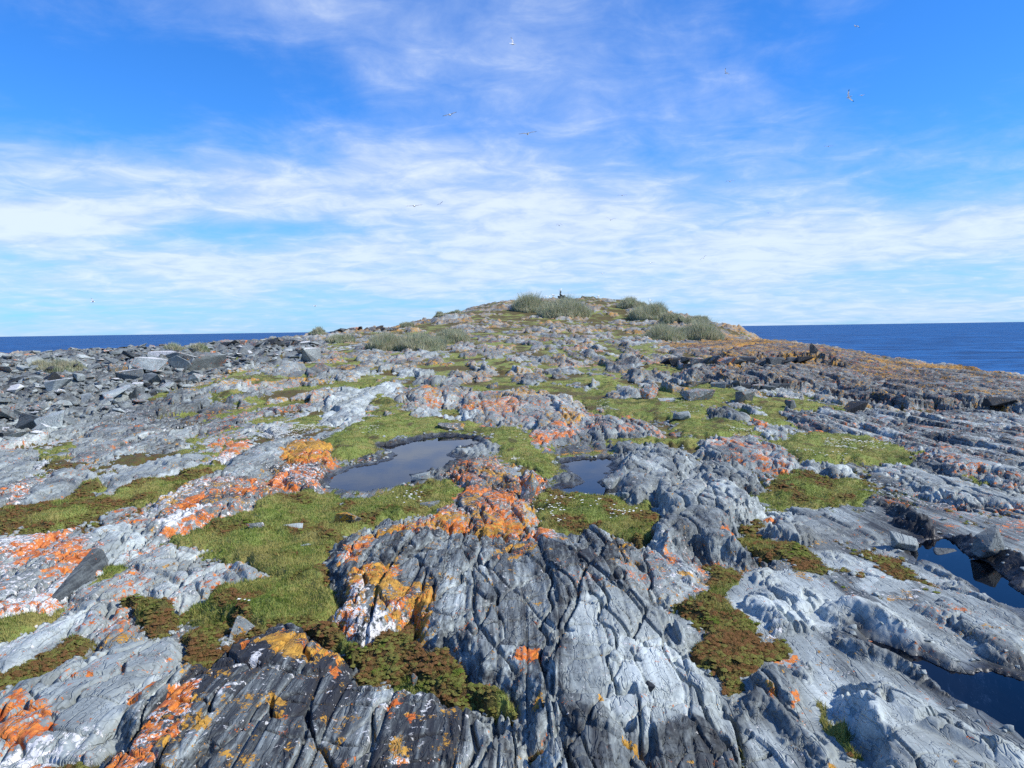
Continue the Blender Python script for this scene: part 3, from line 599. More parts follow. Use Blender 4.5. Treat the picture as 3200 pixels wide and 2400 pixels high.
# boulder field and slopes
BF = poly('V', [(-300, 770), (0, 772), (200, 752), (480, 742), (620, 730), (700, 742), (690, 775), (600, 790), (500, 800), (430, 830), (340, 850), (260, 890), (130, 930), (0, 955), (-300, 1000)])
bfd = sdf(BF, wpx, wpy)
bfm = ss(-.6, .8, bfd)
tl = tl - .10 * bfm
tone = tone - .10 * bfm
orange *= 1 - .55 * bfm
yellow *= 1 - .7 * bfm
RS = poly('V', [(1430, 745), (1570, 712), (1700, 735), (1950, 775), (2300, 830), (2500, 870), (2500, 960), (2212, 900), (2000, 850), (1700, 810)])
rsm = ss(-1.5, 1.5, sdf(RS, wpx, wpy))
tl = tl - .10 * rsm
tone = tone - .26 * rsm
yellow = np.clip(yellow + .30 * rsm, 0, 1)
orange = orange * (1 - .1 * rsm)
# hill: mossy, ochre
hill = ss(45, 70, gy) * (1 - rsm)
tl = tl - .06 * hill
orange = orange * (1 - .5 * hill)
yellow = np.clip(yellow + .12 * hill, 0, 1)
mossy = np.clip(mossy + .18 * hill, 0, 1)
tone = tone - .03 * hill

for i, (c, H, e, to, st, o_, y_, w_, f_, lab, pts) in enumerate(OUT):
    H = H * (.55 if i <= 2 else .68 if (c == 3 and f_ < .5) else .62 if c in (3, 6) else .50)
    Pw = poly(c, pts, H * .75)
    rs_, cs_ = region(Pw, 1.2)
    if (rs_.stop - rs_.start) < 2 or (cs_.stop - cs_.start) < 2:
        continue
    d = sdf(Pw, wpx[rs_, cs_], wpy[rs_, cs_])
    e2 = e * (1 + .12 * gy[rs_, cs_] ** .5) * (1.9 if f_ < .5 else 1.0)
    p = ss(-e2, e2 * .7, d)
    h = H * (.80 * p + .25 * (1 - np.exp(-np.maximum(d, 0) / .25)) * (d > 0))
    Hout[rs_, cs_] = np.maximum(Hout[rs_, cs_], h)
    pa = ss(-e2, 0, d)

    def L(a, v):
        a[rs_, cs_] = a[rs_, cs_] * (1 - pa) + v * pa
    vary = fbm(gx[rs_, cs_] * 1.6, gy[rs_, cs_] * .8, 3, 80 + i)
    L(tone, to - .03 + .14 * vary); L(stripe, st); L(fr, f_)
    v2 = fbm(gx[rs_, cs_] * 1.1, gy[rs_, cs_] * .7, 3, 180 + i)
    L(orange, np.clip(o_ * (1 + .8 * v2), 0, 1)); L(yellow, np.clip(y_ * (1 - .8 * v2), 0, 1)); L(white, np.clip(w_ * (1 + .6 * vary), 0, 1))
    tl[rs_, cs_] = tl[rs_, cs_] - (.25 + H) * ss(-e2 * 1.0, e2 * .3, d)
    if lab:
        rid[rs_, cs_] = np.where(d > -.3 * e2, i, rid[rs_, cs_])
    else:
        rid[rs_, cs_] = np.where(d > 0, -1, rid[rs_, cs_])

covd = np.full(sh, -9, np.float32)
for i, (c, lv, mo, pts) in enumerate(COV):
    Pw = poly(c, pts, lv * .3)
    rs_, cs_ = region(Pw, 1.0)
    if (rs_.stop - rs_.start) < 2 or (cs_.stop - cs_.start) < 2:
        continue
    d = sdf(Pw, wpx[rs_, cs_], wpy[rs_, cs_])
    yy_ = gy[rs_, cs_]
    e2 = .035 + .014 * yy_
    p = ss(-e2, e2, d)
    tl[rs_, cs_] = tl[rs_, cs_] * (1 - p) + (lv * .60 + .38 * Hout[rs_, cs_] + .045 * fbm(gx[rs_, cs_] * 1.5, yy_ * 1.2, 4, 90 + i)) * p
    lower[rs_, cs_] = np.maximum(lower[rs_, cs_], p)
    Hout[rs_, cs_] *= 1 - .95 * p
    mossy[rs_, cs_] = mossy[rs_, cs_] * (1 - p) + np.clip(mo + .65 * fbm(gx[rs_, cs_] * 3, yy_ * 2.2, 3, 130 + i), 0, 1) * p
    rid[rs_, cs_] = np.where(d > 0, -1, rid[rs_, cs_])

for c, o_, y_, w_, dt, pts in LICH:
    Pw = poly(c, pts, .1)
    rs_, cs_ = region(Pw, .25)
    if (rs_.stop - rs_.start) < 2 or (cs_.stop - cs_.start) < 2:
        continue
    d = sdf(Pw, wpx[rs_, cs_], wpy[rs_, cs_])
    yy_ = gy[rs_, cs_]
    p = ss(-.006 * yy_, .004 * yy_, d)
    for a, v in ((orange, o_), (yellow, y_), (white, w_)):
        a[rs_, cs_] = a[rs_, cs_] * (1 - p) + v * p
    tone[rs_, cs_] += dt * p

# --- bedrock relief
wx = gx + .22 * fbm(gx * .55, gy * .16, 3, 3) + .010 * fbm(gx * 2.6, gy * .9, 2, 4)
big = .09 * perlin(wx * .75, gy * .13, 1) + .045 * perlin(wx * 1.7, gy * .33, 2)
dyr = np.gradient(YY)[:, None] * np.ones((1, NT_), np.float32)
res = np.maximum(np.gradient(TT)[None, :] * gy, np.abs(gt) * dyr)
sw = wx * 1.15 + .35 * perlin(wx * .4, gy * .12, 6)
si = np.floor(sw); sf = sw - si
sr = _RV[(si.astype(np.int32) * 13) & 255]
rw = np.clip(1.15 * res * 3, .12, .6)
saw = np.where(sf < rw, sf / rw, (1 - sf) / (1 - rw)) * (.02 + .07 * sr[..., 0])
eA, rA, oxA, oyA = worley(wx * 1.9 + .05 * perlin(gx * 2, gy * 2, 8), gy * .60 + .08 * perlin(gx * .9, gy * .9, 9), 1)
eB, rB, oxB, oyB = worley(wx * 4.6 + .07 * perlin(gx * 5, gy * 4, 12), gy * 1.7 + .09 * perlin(gx * 3, gy * 2.5, 13), 2)
eC, rC, oxC, oyC = worley(wx * 12 + .12 * perlin(gx * 11, gy * 9, 14), gy * 4.5 + .12 * perlin(gx * 8, gy * 6, 15), 3)
fadeB = 1 - ss(14, 45, gy)
fadeC = 1 - ss(5, 14, gy)
blkA = (rA[..., 0] - .5) * .075 + (oxA * (rA[..., 1] - .35) * .10 + oyA * (rA[..., 2] - .5) * .06)
crA = -.070 * (1 - ss(.010, .030 + .0035 * gy, eA))
blkB = (rB[..., 0] - .5) * .030 + (oxB * (rB[..., 1] - .4) * .045 + oyB * (rB[..., 2] - .5) * .03)
crB = -.034 * (1 - ss(.015, .045 + .005 * gy, eB)) * (rB[..., 3] > .35)
blkC = (rC[..., 0] - .5) * .010 + oxC * (rC[..., 1] - .5) * .012
crC = -.006 * (1 - ss(.0, .12, eC)) * (rC[..., 3] > .5)
strn = perlin(wx * 11, gy * .8, 16) * .012 + perlin(wx * 26, gy * 1.7, 17) * .007 * (1 - ss(7, 18, gy))
fine = fbm(wx * 9, gy * 5, 3, 18) * .006
frc = fr
fr2 = np.minimum(frc, 1) ** 2
nearf = 1 - ss(8, 14, gy)
calm = 1 - .72 * rsm - .25 * bfm


def crease(n, w_, d_):
    return -d_ * (1 - ss(0, w_, np.abs(n)))


cre = crease(perlin(wx * 3.0, gy * .75, 60) + .35 * perlin(wx * 9, gy * 3, 61), .035 + 1.5 * res * 3, .055)
cre = cre + crease(perlin(wx * 9, gy * 2.2, 62) + .4 * perlin(wx * 24, gy * 8, 63), .10, .011) * fadeC * fr2
cre = cre + crease(perlin(wx * 1.4, gy * 3.4, 64) + .3 * perlin(wx * 6, gy * 8, 67), .03 + 1.5 * res * 3, .034) * fadeB
rid_ = .25 * (.010 * np.abs(perlin(wx * 6, gy * 2.2, 65)) + .003 * np.abs(perlin(wx * 15, gy * 6, 66)) * fadeC) * fr2
shape = big * (1 - .6 * lower) * (1 - .55 * nearf) + saw * (.3 + .7 * frc) * (1 - .40 * nearf) + blkA * (1 + 1.6 * ss(9, 18, gy)) * (.12 + .88 * frc) * (1 - .5 * nearf)
sq = shape + .004 * fbm(wx * 3, gy * 1.5, 2, 68)
st_ = .030 + .03 * ss(8, 20, gy)
fq = sq / st_ - np.floor(sq / st_)
terr = st_ * (np.floor(sq / st_) + ss(.0, .22, fq) * .86 + .14 * fq)
tmix = .45 * np.minimum(frc, 1) * (1 - .8 * nearf)
shape = shape * (1 - tmix) + terr * tmix
s2 = wx * 5.5 + .5 * perlin(wx * 1.3, gy * .35, 19)
i2 = np.floor(s2); f2_ = s2 - i2
r2_ = _RV[(i2.astype(np.int32) * 29 + np.floor(gy * .7 + 3 * _RV[(i2.astype(np.int32) * 11) & 255, 1]).astype(np.int32) * 5) & 255]
rw2 = np.clip(5.5 * res * 3, .12, .6)
gw = np.clip(5.5 * res * 2, .06, .4)
plate = np.minimum(1, np.minimum(f2_, 1 - f2_) / gw)
saw2 = (plate * (.010 + .012 * r2_[..., 2]) + (r2_[..., 0] - .5) * .026 + (f2_ - .5) * (r2_[..., 3] - .6) * .020) * (1 - ss(.25, .6, 5.5 * res * 3))
tone = tone + (r2_[..., 1] - .5) * .50 * stripe * (1 - ss(8, 20, gy)) + (rA[..., 3] - .5) * .16 + (rB[..., 2] - .5) * .18 * fadeB
rough_rock = shape * calm + (crA * (.6 + .9 * ss(9, 18, gy))) * (.25 + .75 * frc) * calm + (blkB * (.7 + ss(9, 18, gy)) + crB * .9) * np.maximum(fr2, frc - .25) * fadeB * calm + (blkC * .5 + crC * .8) * fr2 * fadeC
rough_rock = rough_rock + cre * (.85 + .25 * np.minimum(frc, 1)) + rid_ + saw2 * (.15 + .95 * stripe)
rough_rock = rough_rock + strn * (.03 + .38 * stripe) + fine * (.15 + .35 * fr2)
# coarser relief further away
mid = .8 * ss(12, 25, gy) * calm
rough_rock = rough_rock + mid * (.20 * np.abs(perlin(gx * .30, gy * .22, 25)) + .13 * perlin(gx * .7, gy * .42, 26) + .10 * np.abs(perlin(gx * 1.1, gy * .7, 24)) - .08)
hl = ss(40, 70, gy) * (1 - .6 * rsm)
rough_rock = rough_rock + hl * (.55 * np.abs(perlin(gx * .12, gy * .09, 27)) - .16 + .30 * perlin(gx * .3, gy * .22, 28) + .18 * np.floor(2.5 * perlin(gx * .2, gy * .16, 30)) / 2.5)
# rubble at the far left edge
rough_rock = rough_rock + bfm * (.16 * fbm(gx * 1.1, gy * .9, 3, 29))
sea_slope = 1 - ss(-7, 0.2, BASE)
Rk = BASE + Hout + rough_rock * (1 - .35 * sea_slope) * (1 - .5 * lower) - .020 * lower
# --- ground cover lies in the hollows
hum = fbm(gx * 2.2, gy * 1.8, 3, 36)
cush_e, cush_r, _, _ = worley(gx * 11, gy * 9, 4)
Tk = BASE + tl + .030 * hum + .010 * perlin(gx * 7, gy * 5, 39) + np.where(mossy > .35, 1, .25) * .016 * np.clip(cush_e * 2.0, 0, 1) * (1 - ss(6, 14, gy)) * cush_r[..., 0]
Tk = Tk + .04 * hill * fbm(gx * .4, gy * .4, 2, 37) + big * .35 * lower
grass = ss(-.012 - .0008 * gy, .006 + .0004 * gy, Tk - Rk)
Zg = np.maximum(Rk, Tk)

# --- pools
POOLW = []
for c, nm, pts in POOLS:
    Pw = poly(c, pts, .0 if c == 5 else .04)
    rs_, cs_ = region(Pw, 1.4)
    d = sdf(Pw, gx[rs_, cs_] + .5 * (wpx - gx)[rs_, cs_], gy[rs_, cs_] + .5 * (wpy - gy)[rs_, cs_])
    lvl = float(np.mean(basez(Pw[:, 0], Pw[:, 1]))) - (-.012 if c == 5 else -.05)
    sub = Zg[rs_, cs_]
    slope = .55 + .5 * fbm(gx[rs_, cs_] * 1.7, gy[rs_, cs_] * 1.3, 2, 58)
    bank_z = np.clip(sub, lvl + .012, lvl + .012 + np.maximum(slope, .2) * np.maximum(-d, 0) ** .9)
    bank_z = np.where(d < -1.0, sub, bank_z * (1 - ss(-1.0, -.7, -d - 0) * 0))
    stone = (.10 if c == 5 else .02) * np.maximum(0, fbm(gx[rs_, cs_] * 2.3, gy[rs_, cs_] * 1.8, 3, 55)) * ss(.0, .15, d)
    bed = lvl + .012 - .12 * ss(-.0, .14 if c == 5 else .09, d) - .05 * ss(.2, .6, d) + stone + .2 * (blkB[rs_, cs_] + crB[rs_, cs_])
    Zg[rs_, cs_] = np.where(d > 0, bed, bank_z)
    grass[rs_, cs_] *= 1 - ss(-.10, .0, d)
    w1 = ss(-.16, .02, d + .05 * fbm(gx[rs_, cs_] * 6, gy[rs_, cs_] * 4, 2, 57))
    wet[rs_, cs_] = np.maximum(wet[rs_, cs_], w1)
    for a in (orange, yellow, white):
        a[rs_, cs_] *= 1 - ss(-.12, .02, d)
    rid[rs_, cs_] = np.where(d > .05, -1, rid[rs_, cs_])
    POOLW.append((nm, Pw, lvl))


def gz(x, y):
    """height of the finished ground"""
    x = np.atleast_1d(np.asarray(x, float)); y = np.atleast_1d(np.asarray(y, float))
    t = np.clip(x / y, TT[0], TT[-1] - 1e-4); yy = np.clip(y, YY[0], YY[-1] - 1e-3)
    c = np.clip(np.searchsorted(TT, t) - 1, 0, NT_ - 2); r = np.clip(np.searchsorted(YY, yy) - 1, 0, NY - 2)
    ft = (t - TT[c]) / (TT[c + 1] - TT[c]); fy_ = (yy - YY[r]) / (YY[r + 1] - YY[r])
    return Zg[r, c] * (1 - ft) * (1 - fy_) + Zg[r, c + 1] * ft * (1 - fy_) + Zg[r + 1, c] * (1 - ft) * fy_ + Zg[r + 1, c + 1] * ft * fy_


def gat(vx, vy, off=0.0):
    """the point of the finished ground at an image position"""
    rt, rz = ray(vx, vy)
    z = gz(rt * _ys, _ys) + off
    hit = np.nonzero(EYE + rz * _ys < z)[0]
    y = _ys[hit[0]] if len(hit) else _ys[np.argmin(EYE + rz * _ys - z)]
    x = rt * y
    return Vector((x, y, float(gz(x, y)[0])))


# ------------------------------------------------------------------ materials
def new_mat(name):
    m = bpy.data.materials.new(name)
    m.use_nodes = True
    m.node_tree.nodes.clear()
    return m, NT(m.node_tree)


def finish(N, col, rough=.8, bump=None, spec=.3, **kw):
    b = N.node('ShaderNodeBsdfPrincipled')
    for k, v in (('Base Color', col), ('Roughness', rough), ('Specular IOR Level', spec)):
        if isinstance(v, bpy.types.NodeSocket):
            N.l.new(v, b.inputs[k])
        elif k == 'Base Color':
            b.inputs[k].default_value = (*v, 1)
        else:
            b.inputs[k].default_value = v
    for k, v in kw.items():
        b.inputs[k].default_value = v
    if bump is not None:
        N.l.new(bump, b.inputs['Normal'])
    o = N.node('ShaderNodeOutputMaterial')
    N.l.new(b.outputs[0], o.inputs[0])
    return b


def rock_nodes(N, pos, tone_s, stripe_s, or_s, ye_s, wh_s):
    """colour, roughness and relief height of slate with lichen"""
    st = N.noise(N.vm('MULTIPLY', pos, (1.0, .07, 1.1)), 34, 5, .62, .25)
    st2 = N.noise(N.vm('MULTIPLY', pos, (1.0, .12, 1.0)), 9, 4, .6, .4)
    md = N.noise(pos, 2.6, 5, .6)
    fi = N.noise(pos, 55, 4, .65)
    t = N.m('ADD', tone_s, N.m('MULTIPLY', N.m('MULTIPLY', N.m('SUBTRACT', st, .5), 2.1), stripe_s))
    t = N.m('ADD', t, N.m('MULTIPLY', N.m('MULTIPLY', N.m('SUBTRACT', st2, .5), 1.2), N.m('ADD', stripe_s, .12)))
    t = N.m('ADD', t, N.m('MULTIPLY', N.m('SUBTRACT', md, .5), .55))
    t = N.m('ADD', t, N.m('MULTIPLY', N.m('SUBTRACT', fi, .5), .28), clamp=True)
    ramp = N.node('ShaderNodeValToRGB', {0: t})
    cr = ramp.color_ramp
    cr.elements[0].position = .0; cr.elements[0].color = (.022, .024, .028, 1)
    cr.elements[1].position = 1.0; cr.elements[1].color = (.475, .525, .495, 1)
    for p_, c_ in ((.22, (.042, .048, .050)), (.5, (.147, .166, .161)), (.75, (.283, .318, .302))):
        e = cr.elements.new(p_); e.color = (*c_, 1)
    warm = N.noise(N.vm('ADD', pos, (9.0, 3.0, 1.0)), 1.3, 3, .5)
    col = N.mix(N.m('MULTIPLY', N.sstep(warm, .5, .75), .22), ramp.outputs[0], N.mix(1.0, ramp.outputs[0], (1.15, 1.0, .82), 'MULTIPLY'))
    # lichen crusts
    na = N.noise(N.vm('MULTIPLY', pos, (1, .8, 1)), 15, 7, .72, .3)
    lf = N.m('SUBTRACT', N.noise(N.vm('ADD', pos, (6, 2, 3)), 3.2, 3, .5), .5)
    na = N.m('ADD', na, N.m('MULTIPLY', lf, .52))
    nb = N.noise(N.vm('ADD', N.vm('MULTIPLY', pos, (1, .7, 1)), (4.0, 8.0, 2.0)), 12, 7, .72, .35)
    nb = N.m('SUBTRACT', nb, N.m('MULTIPLY', lf, .45))
    nc = N.noise(N.vm('ADD', pos, (1.0, 5.0, 7.0)), 26, 5, .7, .2)
    nf = N.m('MULTIPLY', N.m('SUBTRACT', N.noise(pos, 60, 4, .75), .5), .62)
    my = N.sstep(N.m('ADD', N.m('ADD', nb, nf), N.m('MULTIPLY', ye_s, .34)), .70, .74)
    mo = N.sstep(N.m('ADD', N.m('ADD', na, nf), N.m('MULTIPLY', or_s, .33)), .71, .74)
    halo = N.m('MULTIPLY', N.sstep(N.m('ADD', na, N.m('MULTIPLY', or_s, .33)), .60, .72), N.m('MULTIPLY', or_s, .06))
    mw = N.sstep(N.m('ADD', N.m('ADD', nc, halo), N.m('MULTIPLY', wh_s, .25)), .665, .70)
    hue = N.noise(pos, 24, 5, .7)
    cw = N.mix(hue, (.42, .42, .40), (.80, .79, .75))
    cy = N.mix(N.sstep(hue, .35, .65), (.30, .15, .018), (.56, .30, .04))
    co = N.mix(N.sstep(hue, .36, .64), (.42, .085, .012), (.66, .22, .03))
    col = N.mix(N.m('MULTIPLY', mw, .92), col, cw)
    col = N.mix(N.m('MULTIPLY', my, .95), col, cy)
    col = N.mix(N.m('MULTIPLY', mo, .95), col, co)
    lich = N.m('MAXIMUM', N.m('MAXIMUM', mw, my), mo)
    ht = N.m('ADD', N.m('MULTIPLY', st, N.m('ADD', N.m('MULTIPLY', stripe_s, 1.2), .15)), N.m('MULTIPLY', fi, .28))
    ht = N.m('ADD', ht, N.m('MULTIPLY', st2, .8))
    for sc_, an_, dp_, wd_, of_ in ((7.0, .22, 1.7, .013, 0.0), (16.0, .30, .8, .016, 5.0), (3.5, 2.2, .7, .007, 11.0)):
        nz_ = N.noise(N.vm('ADD', N.vm('MULTIPLY', pos, (1.0, an_, .6)), (of_, 0, 0)), sc_, 3, .55, .2)
        ht = N.m('SUBTRACT', ht, N.m('MULTIPLY', N.sstep(N.m('ABSOLUTE', N.m('SUBTRACT', nz_, .5)), wd_, 0.0), dp_))
    ht = N.m('ADD', ht, N.m('MULTIPLY', lich, N.m('MULTIPLY', nc, .5)))
    return col, ht, lich


def terrain_material():
    m, N = new_mat('slate_bedrock')
    pos = N.node('ShaderNodeNewGeometry').outputs['Position']
    A = N.node('ShaderNodeAttribute', attribute_name='cov_a')
    B = N.node('ShaderNodeAttribute', attribute_name='cov_b')
    sa = N.node('ShaderNodeSeparateColor', {0: A.outputs['Color']}).outputs
    sb = N.node('ShaderNodeSeparateColor', {0: B.outputs['Color']}).outputs
    col, ht, lich = rock_nodes(N, pos, sa[0], sa[1], sa[2], A.outputs['Alpha'], sb[0])
    grass_s, moss_s, wet_s = sb[1], sb[2], B.outputs['Alpha']
    # turf and moss
    g1 = N.noise(pos, 40, 4, .7)
    g2 = N.noise(pos, 4.5, 4, .6)
    g3 = N.noise(N.vm('ADD', pos, (3, 1, 0)), 12, 4, .6)
    turf = N.mix(g1, (.075, .11, .02), (.28, .32, .08))
    g4 = N.noise(N.vm('ADD', pos, (2, 7, 0)), 1.4, 4, .6)
    turf = N.mix(N.sstep(g4, .52, .68), turf, N.mix(g1, (.02, .035, .008), (.07, .10, .02)))
    turf = N.mix(N.sstep(g2, .46, .62), turf, N.mix(g1, (.14, .13, .035), (.32, .28, .09)))
    brown = N.mix(N.sstep(g3, .35, .62), N.mix(g1, (.045, .022, .010), (.15, .080, .032)), N.mix(g1, (.035, .045, .010), (.13, .12, .03)))
    gcol = N.mix(N.sstep(N.m('ADD', moss_s, N.m('MULTIPLY', N.m('SUBTRACT', g3, .5), .9)), .34, .66), turf, brown)
    gm = N.sstep(N.m('ADD', grass_s, N.m('MULTIPLY', N.m('SUBTRACT', g1, .5), .7)), .42, .58)
    col = N.mix(gm, col, gcol)
    # mud and wet rock round the pools
    mud = N.mix(g1, (.008, .008, .008), (.034, .030, .026))
    col = N.mix(N.m('MULTIPLY', wet_s, .88), col, mud)
    rough = N.m('SUBTRACT', .82, N.m('MULTIPLY', wet_s, .45))
    rough = N.m('ADD', rough, N.m('MULTIPLY', gm, .15), clamp=True)
    hgt = N.mix(gm, ht, N.m('MULTIPLY', g1, 2.2))
    bp = N.node('ShaderNodeBump', {'Height': hgt, 'Strength': .62, 'Distance': .012})
    finish(N, col, rough, bp.outputs[0], .35)
    return m


M_GROUND = terrain_material()


def boulder_material(name, tn, st, o_, y_, w_, top=0.0):
    m, N = new_mat(name)
    geo = N.node('ShaderNodeNewGeometry')
    oi = N.node('ShaderNodeObjectInfo')
    pos = geo.outputs['Position']
    rv = N.m('SUBTRACT', oi.outputs['Random'], .5)
    t_ = N.m('ADD', N.m('MULTIPLY', rv, .40), tn)

    def val(v, k=0.5):
        return N.m('ADD', N.m('MULTIPLY', rv, k), v)
    wh = N.m('ADD', w_, 0.0)
    if top:
        nz = N.node('ShaderNodeSeparateXYZ', {0: geo.outputs['Normal']}).outputs[2]
        wh = N.m('ADD', wh, N.m('MULTIPLY', N.sstep(nz, .55, .9), top))
    col, ht, _ = rock_nodes(N, pos, t_, N.m('ADD', st, 0), val(o_, .5), val(y_, -.4), wh)
    bp = N.node('ShaderNodeBump', {'Height': ht, 'Strength': .6, 'Distance': .012})
    finish(N, col, .82, bp.outputs[0], .3)
    return m


M_BOULDER = boulder_material('grey_boulder_rock', .68, .15, .02, .0, .22)
M_WHITETOP = boulder_material('lime_washed_rock', .60, .25, .05, .0, .2, .9)
M_DARK = boulder_material('dark_slate', .32, .2, .0, .0, .05)
M_LICHB = boulder_material('lichened_rock', .55, .2, .34, .22, .35)

M_SLAB = boulder_material('blue_black_slate', .17, .3, -.3, -.3, -.2)

# ------------------------------------------------------------------ cut the ground into bedrock, outcrops and turf
def tag(o, label=None, cat=None, group=None, kind=None):
    if label: o['label'] = label
    if cat: o['category'] = cat
    if group: o['group'] = group
    if kind: o['kind'] = kind
    return o


VX = np.stack([gx, gy, Zg], -1).reshape(-1, 3).astype(np.float32)
CA = np.stack([np.clip(tone, 0, 1), stripe, orange, yellow], -1).reshape(-1, 4).astype(np.float32)
CB = np.stack([white, grass, mossy, wet], -1).reshape(-1, 4).astype(np.float32)
idx = np.arange(NY * NT_).reshape(NY, NT_)
QD = np.stack([idx[:-1, :-1], idx[:-1, 1:], idx[1:, 1:], idx[1:, :-1]], -1)          # rows, cols, 4
fr_id = rid[:-1, :-1].copy()
fgrass = (grass[:-1, :-1] + grass[1:, 1:]) * .5
under = Zg[:-1, :-1] < -8.5                                                          # well under the sea
# normals of the whole sheet, so that the seams do not show
P3 = np.stack([gx, gy, Zg], -1)
du = np.gradient(P3, axis=1); dv = np.gradient(P3, axis=0)
NRM = np.cross(du, dv); NRM /= np.linalg.norm(NRM, axis=-1, keepdims=True) + 1e-9
NRM = NRM.reshape(-1, 3).astype(np.float32)


def mesh_from(name, verts, quads, mat, ca=None, cb=None, nrm=None, origin=None, n=4, smooth=True):
    me = bpy.data.meshes.new(name)
    if origin is not None:
        verts = verts - np.asarray(origin, np.float32)
    nf = len(quads)
    me.vertices.add(len(verts)); me.vertices.foreach_set('co', np.ascontiguousarray(verts, np.float32).ravel())
    me.loops.add(nf * n); me.loops.foreach_set('vertex_index', np.ascontiguousarray(quads, np.int32).ravel())
    me.polygons.add(nf)
    me.polygons.foreach_set('loop_start', np.arange(0, nf * n, n, dtype=np.int32))
    me.polygons.foreach_set('loop_total', np.full(nf, n, np.int32))
    me.update(calc_edges=True)
    for nm, a in (('cov_a', ca), ('cov_b', cb)):
        if a is not None:
            at_ = me.attributes.new(nm, 'FLOAT_COLOR', 'POINT')
            at_.data.foreach_set('color', np.ascontiguousarray(a, np.float32).ravel())
    if smooth:
        me.polygons.foreach_set('use_smooth', np.ones(nf, bool))
    if nrm is not None:
        me.normals_split_custom_set_from_vertices(nrm)
    me.materials.append(mat)
    o = bpy.data.objects.new(name, me)
    if origin is not None:
        o.location = origin
    COL.objects.link(o)
    return o


def sheet(name, mask, origin=None):
    q_ = QD[mask]
    u, inv = np.unique(q_, return_inverse=True)
    if origin is None:
        pass
    return mesh_from(name, VX[u], inv.reshape(-1, 4), M_GROUND, CA[u], CB[u], None, origin, smooth=False)


def largest(mask):
    """largest connected patch of a boolean picture"""
    rr, cc = np.nonzero(mask)
    if len(rr) == 0:
        return mask
    r0, r1, c0, c1 = rr.min(), rr.max() + 1, cc.min(), cc.max() + 1
    sub = mask[r0:r1, c0:c1]
    lab = np.where(sub, np.arange(1, sub.size + 1).reshape(sub.shape), 0)
    for _ in range(400):
        nl = lab.copy()
        # sweep by running maxima along rows and columns inside the mask
        for ax in (0, 1):
            for rev in (False, True):
                a = np.flip(nl, ax) if rev else nl
                m_ = np.flip(sub, ax) if rev else sub
                a = a if ax == 0 else a.T
                m_ = m_ if ax == 0 else m_.T
                a = a.copy()
                for i in range(1, a.shape[0]):
                    a[i] = np.where(m_[i] & m_[i - 1], np.maximum(a[i], a[i - 1]), a[i])
                a = a if ax == 0 else a.T
                nl = np.flip(a, ax) if rev else a
        if np.array_equal(nl, lab):
            break
        lab = nl
    ids, cnt = np.unique(lab[lab > 0], return_counts=True)
    res = np.zeros_like(mask)
    res[r0:r1, c0:c1] = lab == ids[np.argmax(cnt)]
    return res


taken = under.copy()
for i, spec in enumerate(OUT):
    if not spec[9]:
        continue
    mk = (fr_id == i) & ~taken
    if mk.sum() < 40:
        print('outcrop too small', i, mk.sum(), spec[9]); continue
    mk = largest(mk)
    taken |= mk
    vv = VX[QD[mk].ravel()]
    org = (float(vv[:, 0].mean()), float(vv[:, 1].mean()), float(vv[:, 2].min()))
    o = sheet('rock_outcrop', mk, org)
    tag(o, spec[9], 'rock outcrop')
tm = (fgrass > .5) & ~taken & (gy[:-1, :-1] < 60)
taken |= tm
turf = sheet('turf', tm)
tag(turf, 'green turf and brown moss filling the hollows between the rocks', 'turf', kind='stuff')
bed = sheet('bedrock', ~taken)
tag(bed, 'grey slate bedrock of the island with lichen crusts', 'bedrock', kind='structure')

# ------------------------------------------------------------------ water
def water_material(name, tint, bump_scale, strength):
    m, N = new_mat(name)
    pos = N.node('ShaderNodeNewGeometry').outputs['Position']
    n = N.noise(pos, bump_scale, 3, .5)
    bp = N.node('ShaderNodeBump', {'Height': n, 'Strength': strength, 'Distance': .01})
    fr_ = N.node('ShaderNodeFresnel', {'IOR': 1.33, 'Normal': bp.outputs[0]})
    tr = N.node('ShaderNodeBsdfTransparent', {'Color': (*tint, 1)})
    gl = N.node('ShaderNodeBsdfGlossy', {'Color': (.80, .80, .84, 1), 'Roughness': .02, 'Normal': bp.outputs[0]})
    mx = N.node('ShaderNodeMixShader', {0: fr_.outputs[0], 1: tr.outputs[0], 2: gl.outputs[0]})
    N.node('ShaderNodeOutputMaterial', {0: mx.outputs[0]})
    return m


M_POOL = water_material('rain_water', (.16, .22, .34), 6, .03)
for nm, Pw, lvl in POOLW:
    c_ = Pw.mean(0)
    grow = []
    for p_ in Pw:
        dvec = p_ - c_
        grow.append(p_ + dvec / (np.linalg.norm(dvec) + 1e-6) * .06)
    me = bpy.data.meshes.new('rain_pool')
    me.from_pydata([(g[0] - c_[0], g[1] - c_[1], 0) for g in grow], [], [list(range(len(grow)))])
    if me.polygons[0].normal.z < 0:
        me.flip_normals()
    me.materials.append(M_POOL)
    o = bpy.data.objects.new('rain_pool_water', me)
    o.location = (c_[0], c_[1], lvl)
    COL.objects.link(o)
    tag(o, {'larger rain pool': 'larger rain pool reflecting the sky between turf banks', 'small rain pool': 'small rain pool right of the orange rocky spine', 'deep blue pool': 'deep blue pool below a dark rock bank at the right', 'dark foreground pool': 'dark shallow pool between pale whalebacks at lower right'}[nm], 'pool', kind='structure')

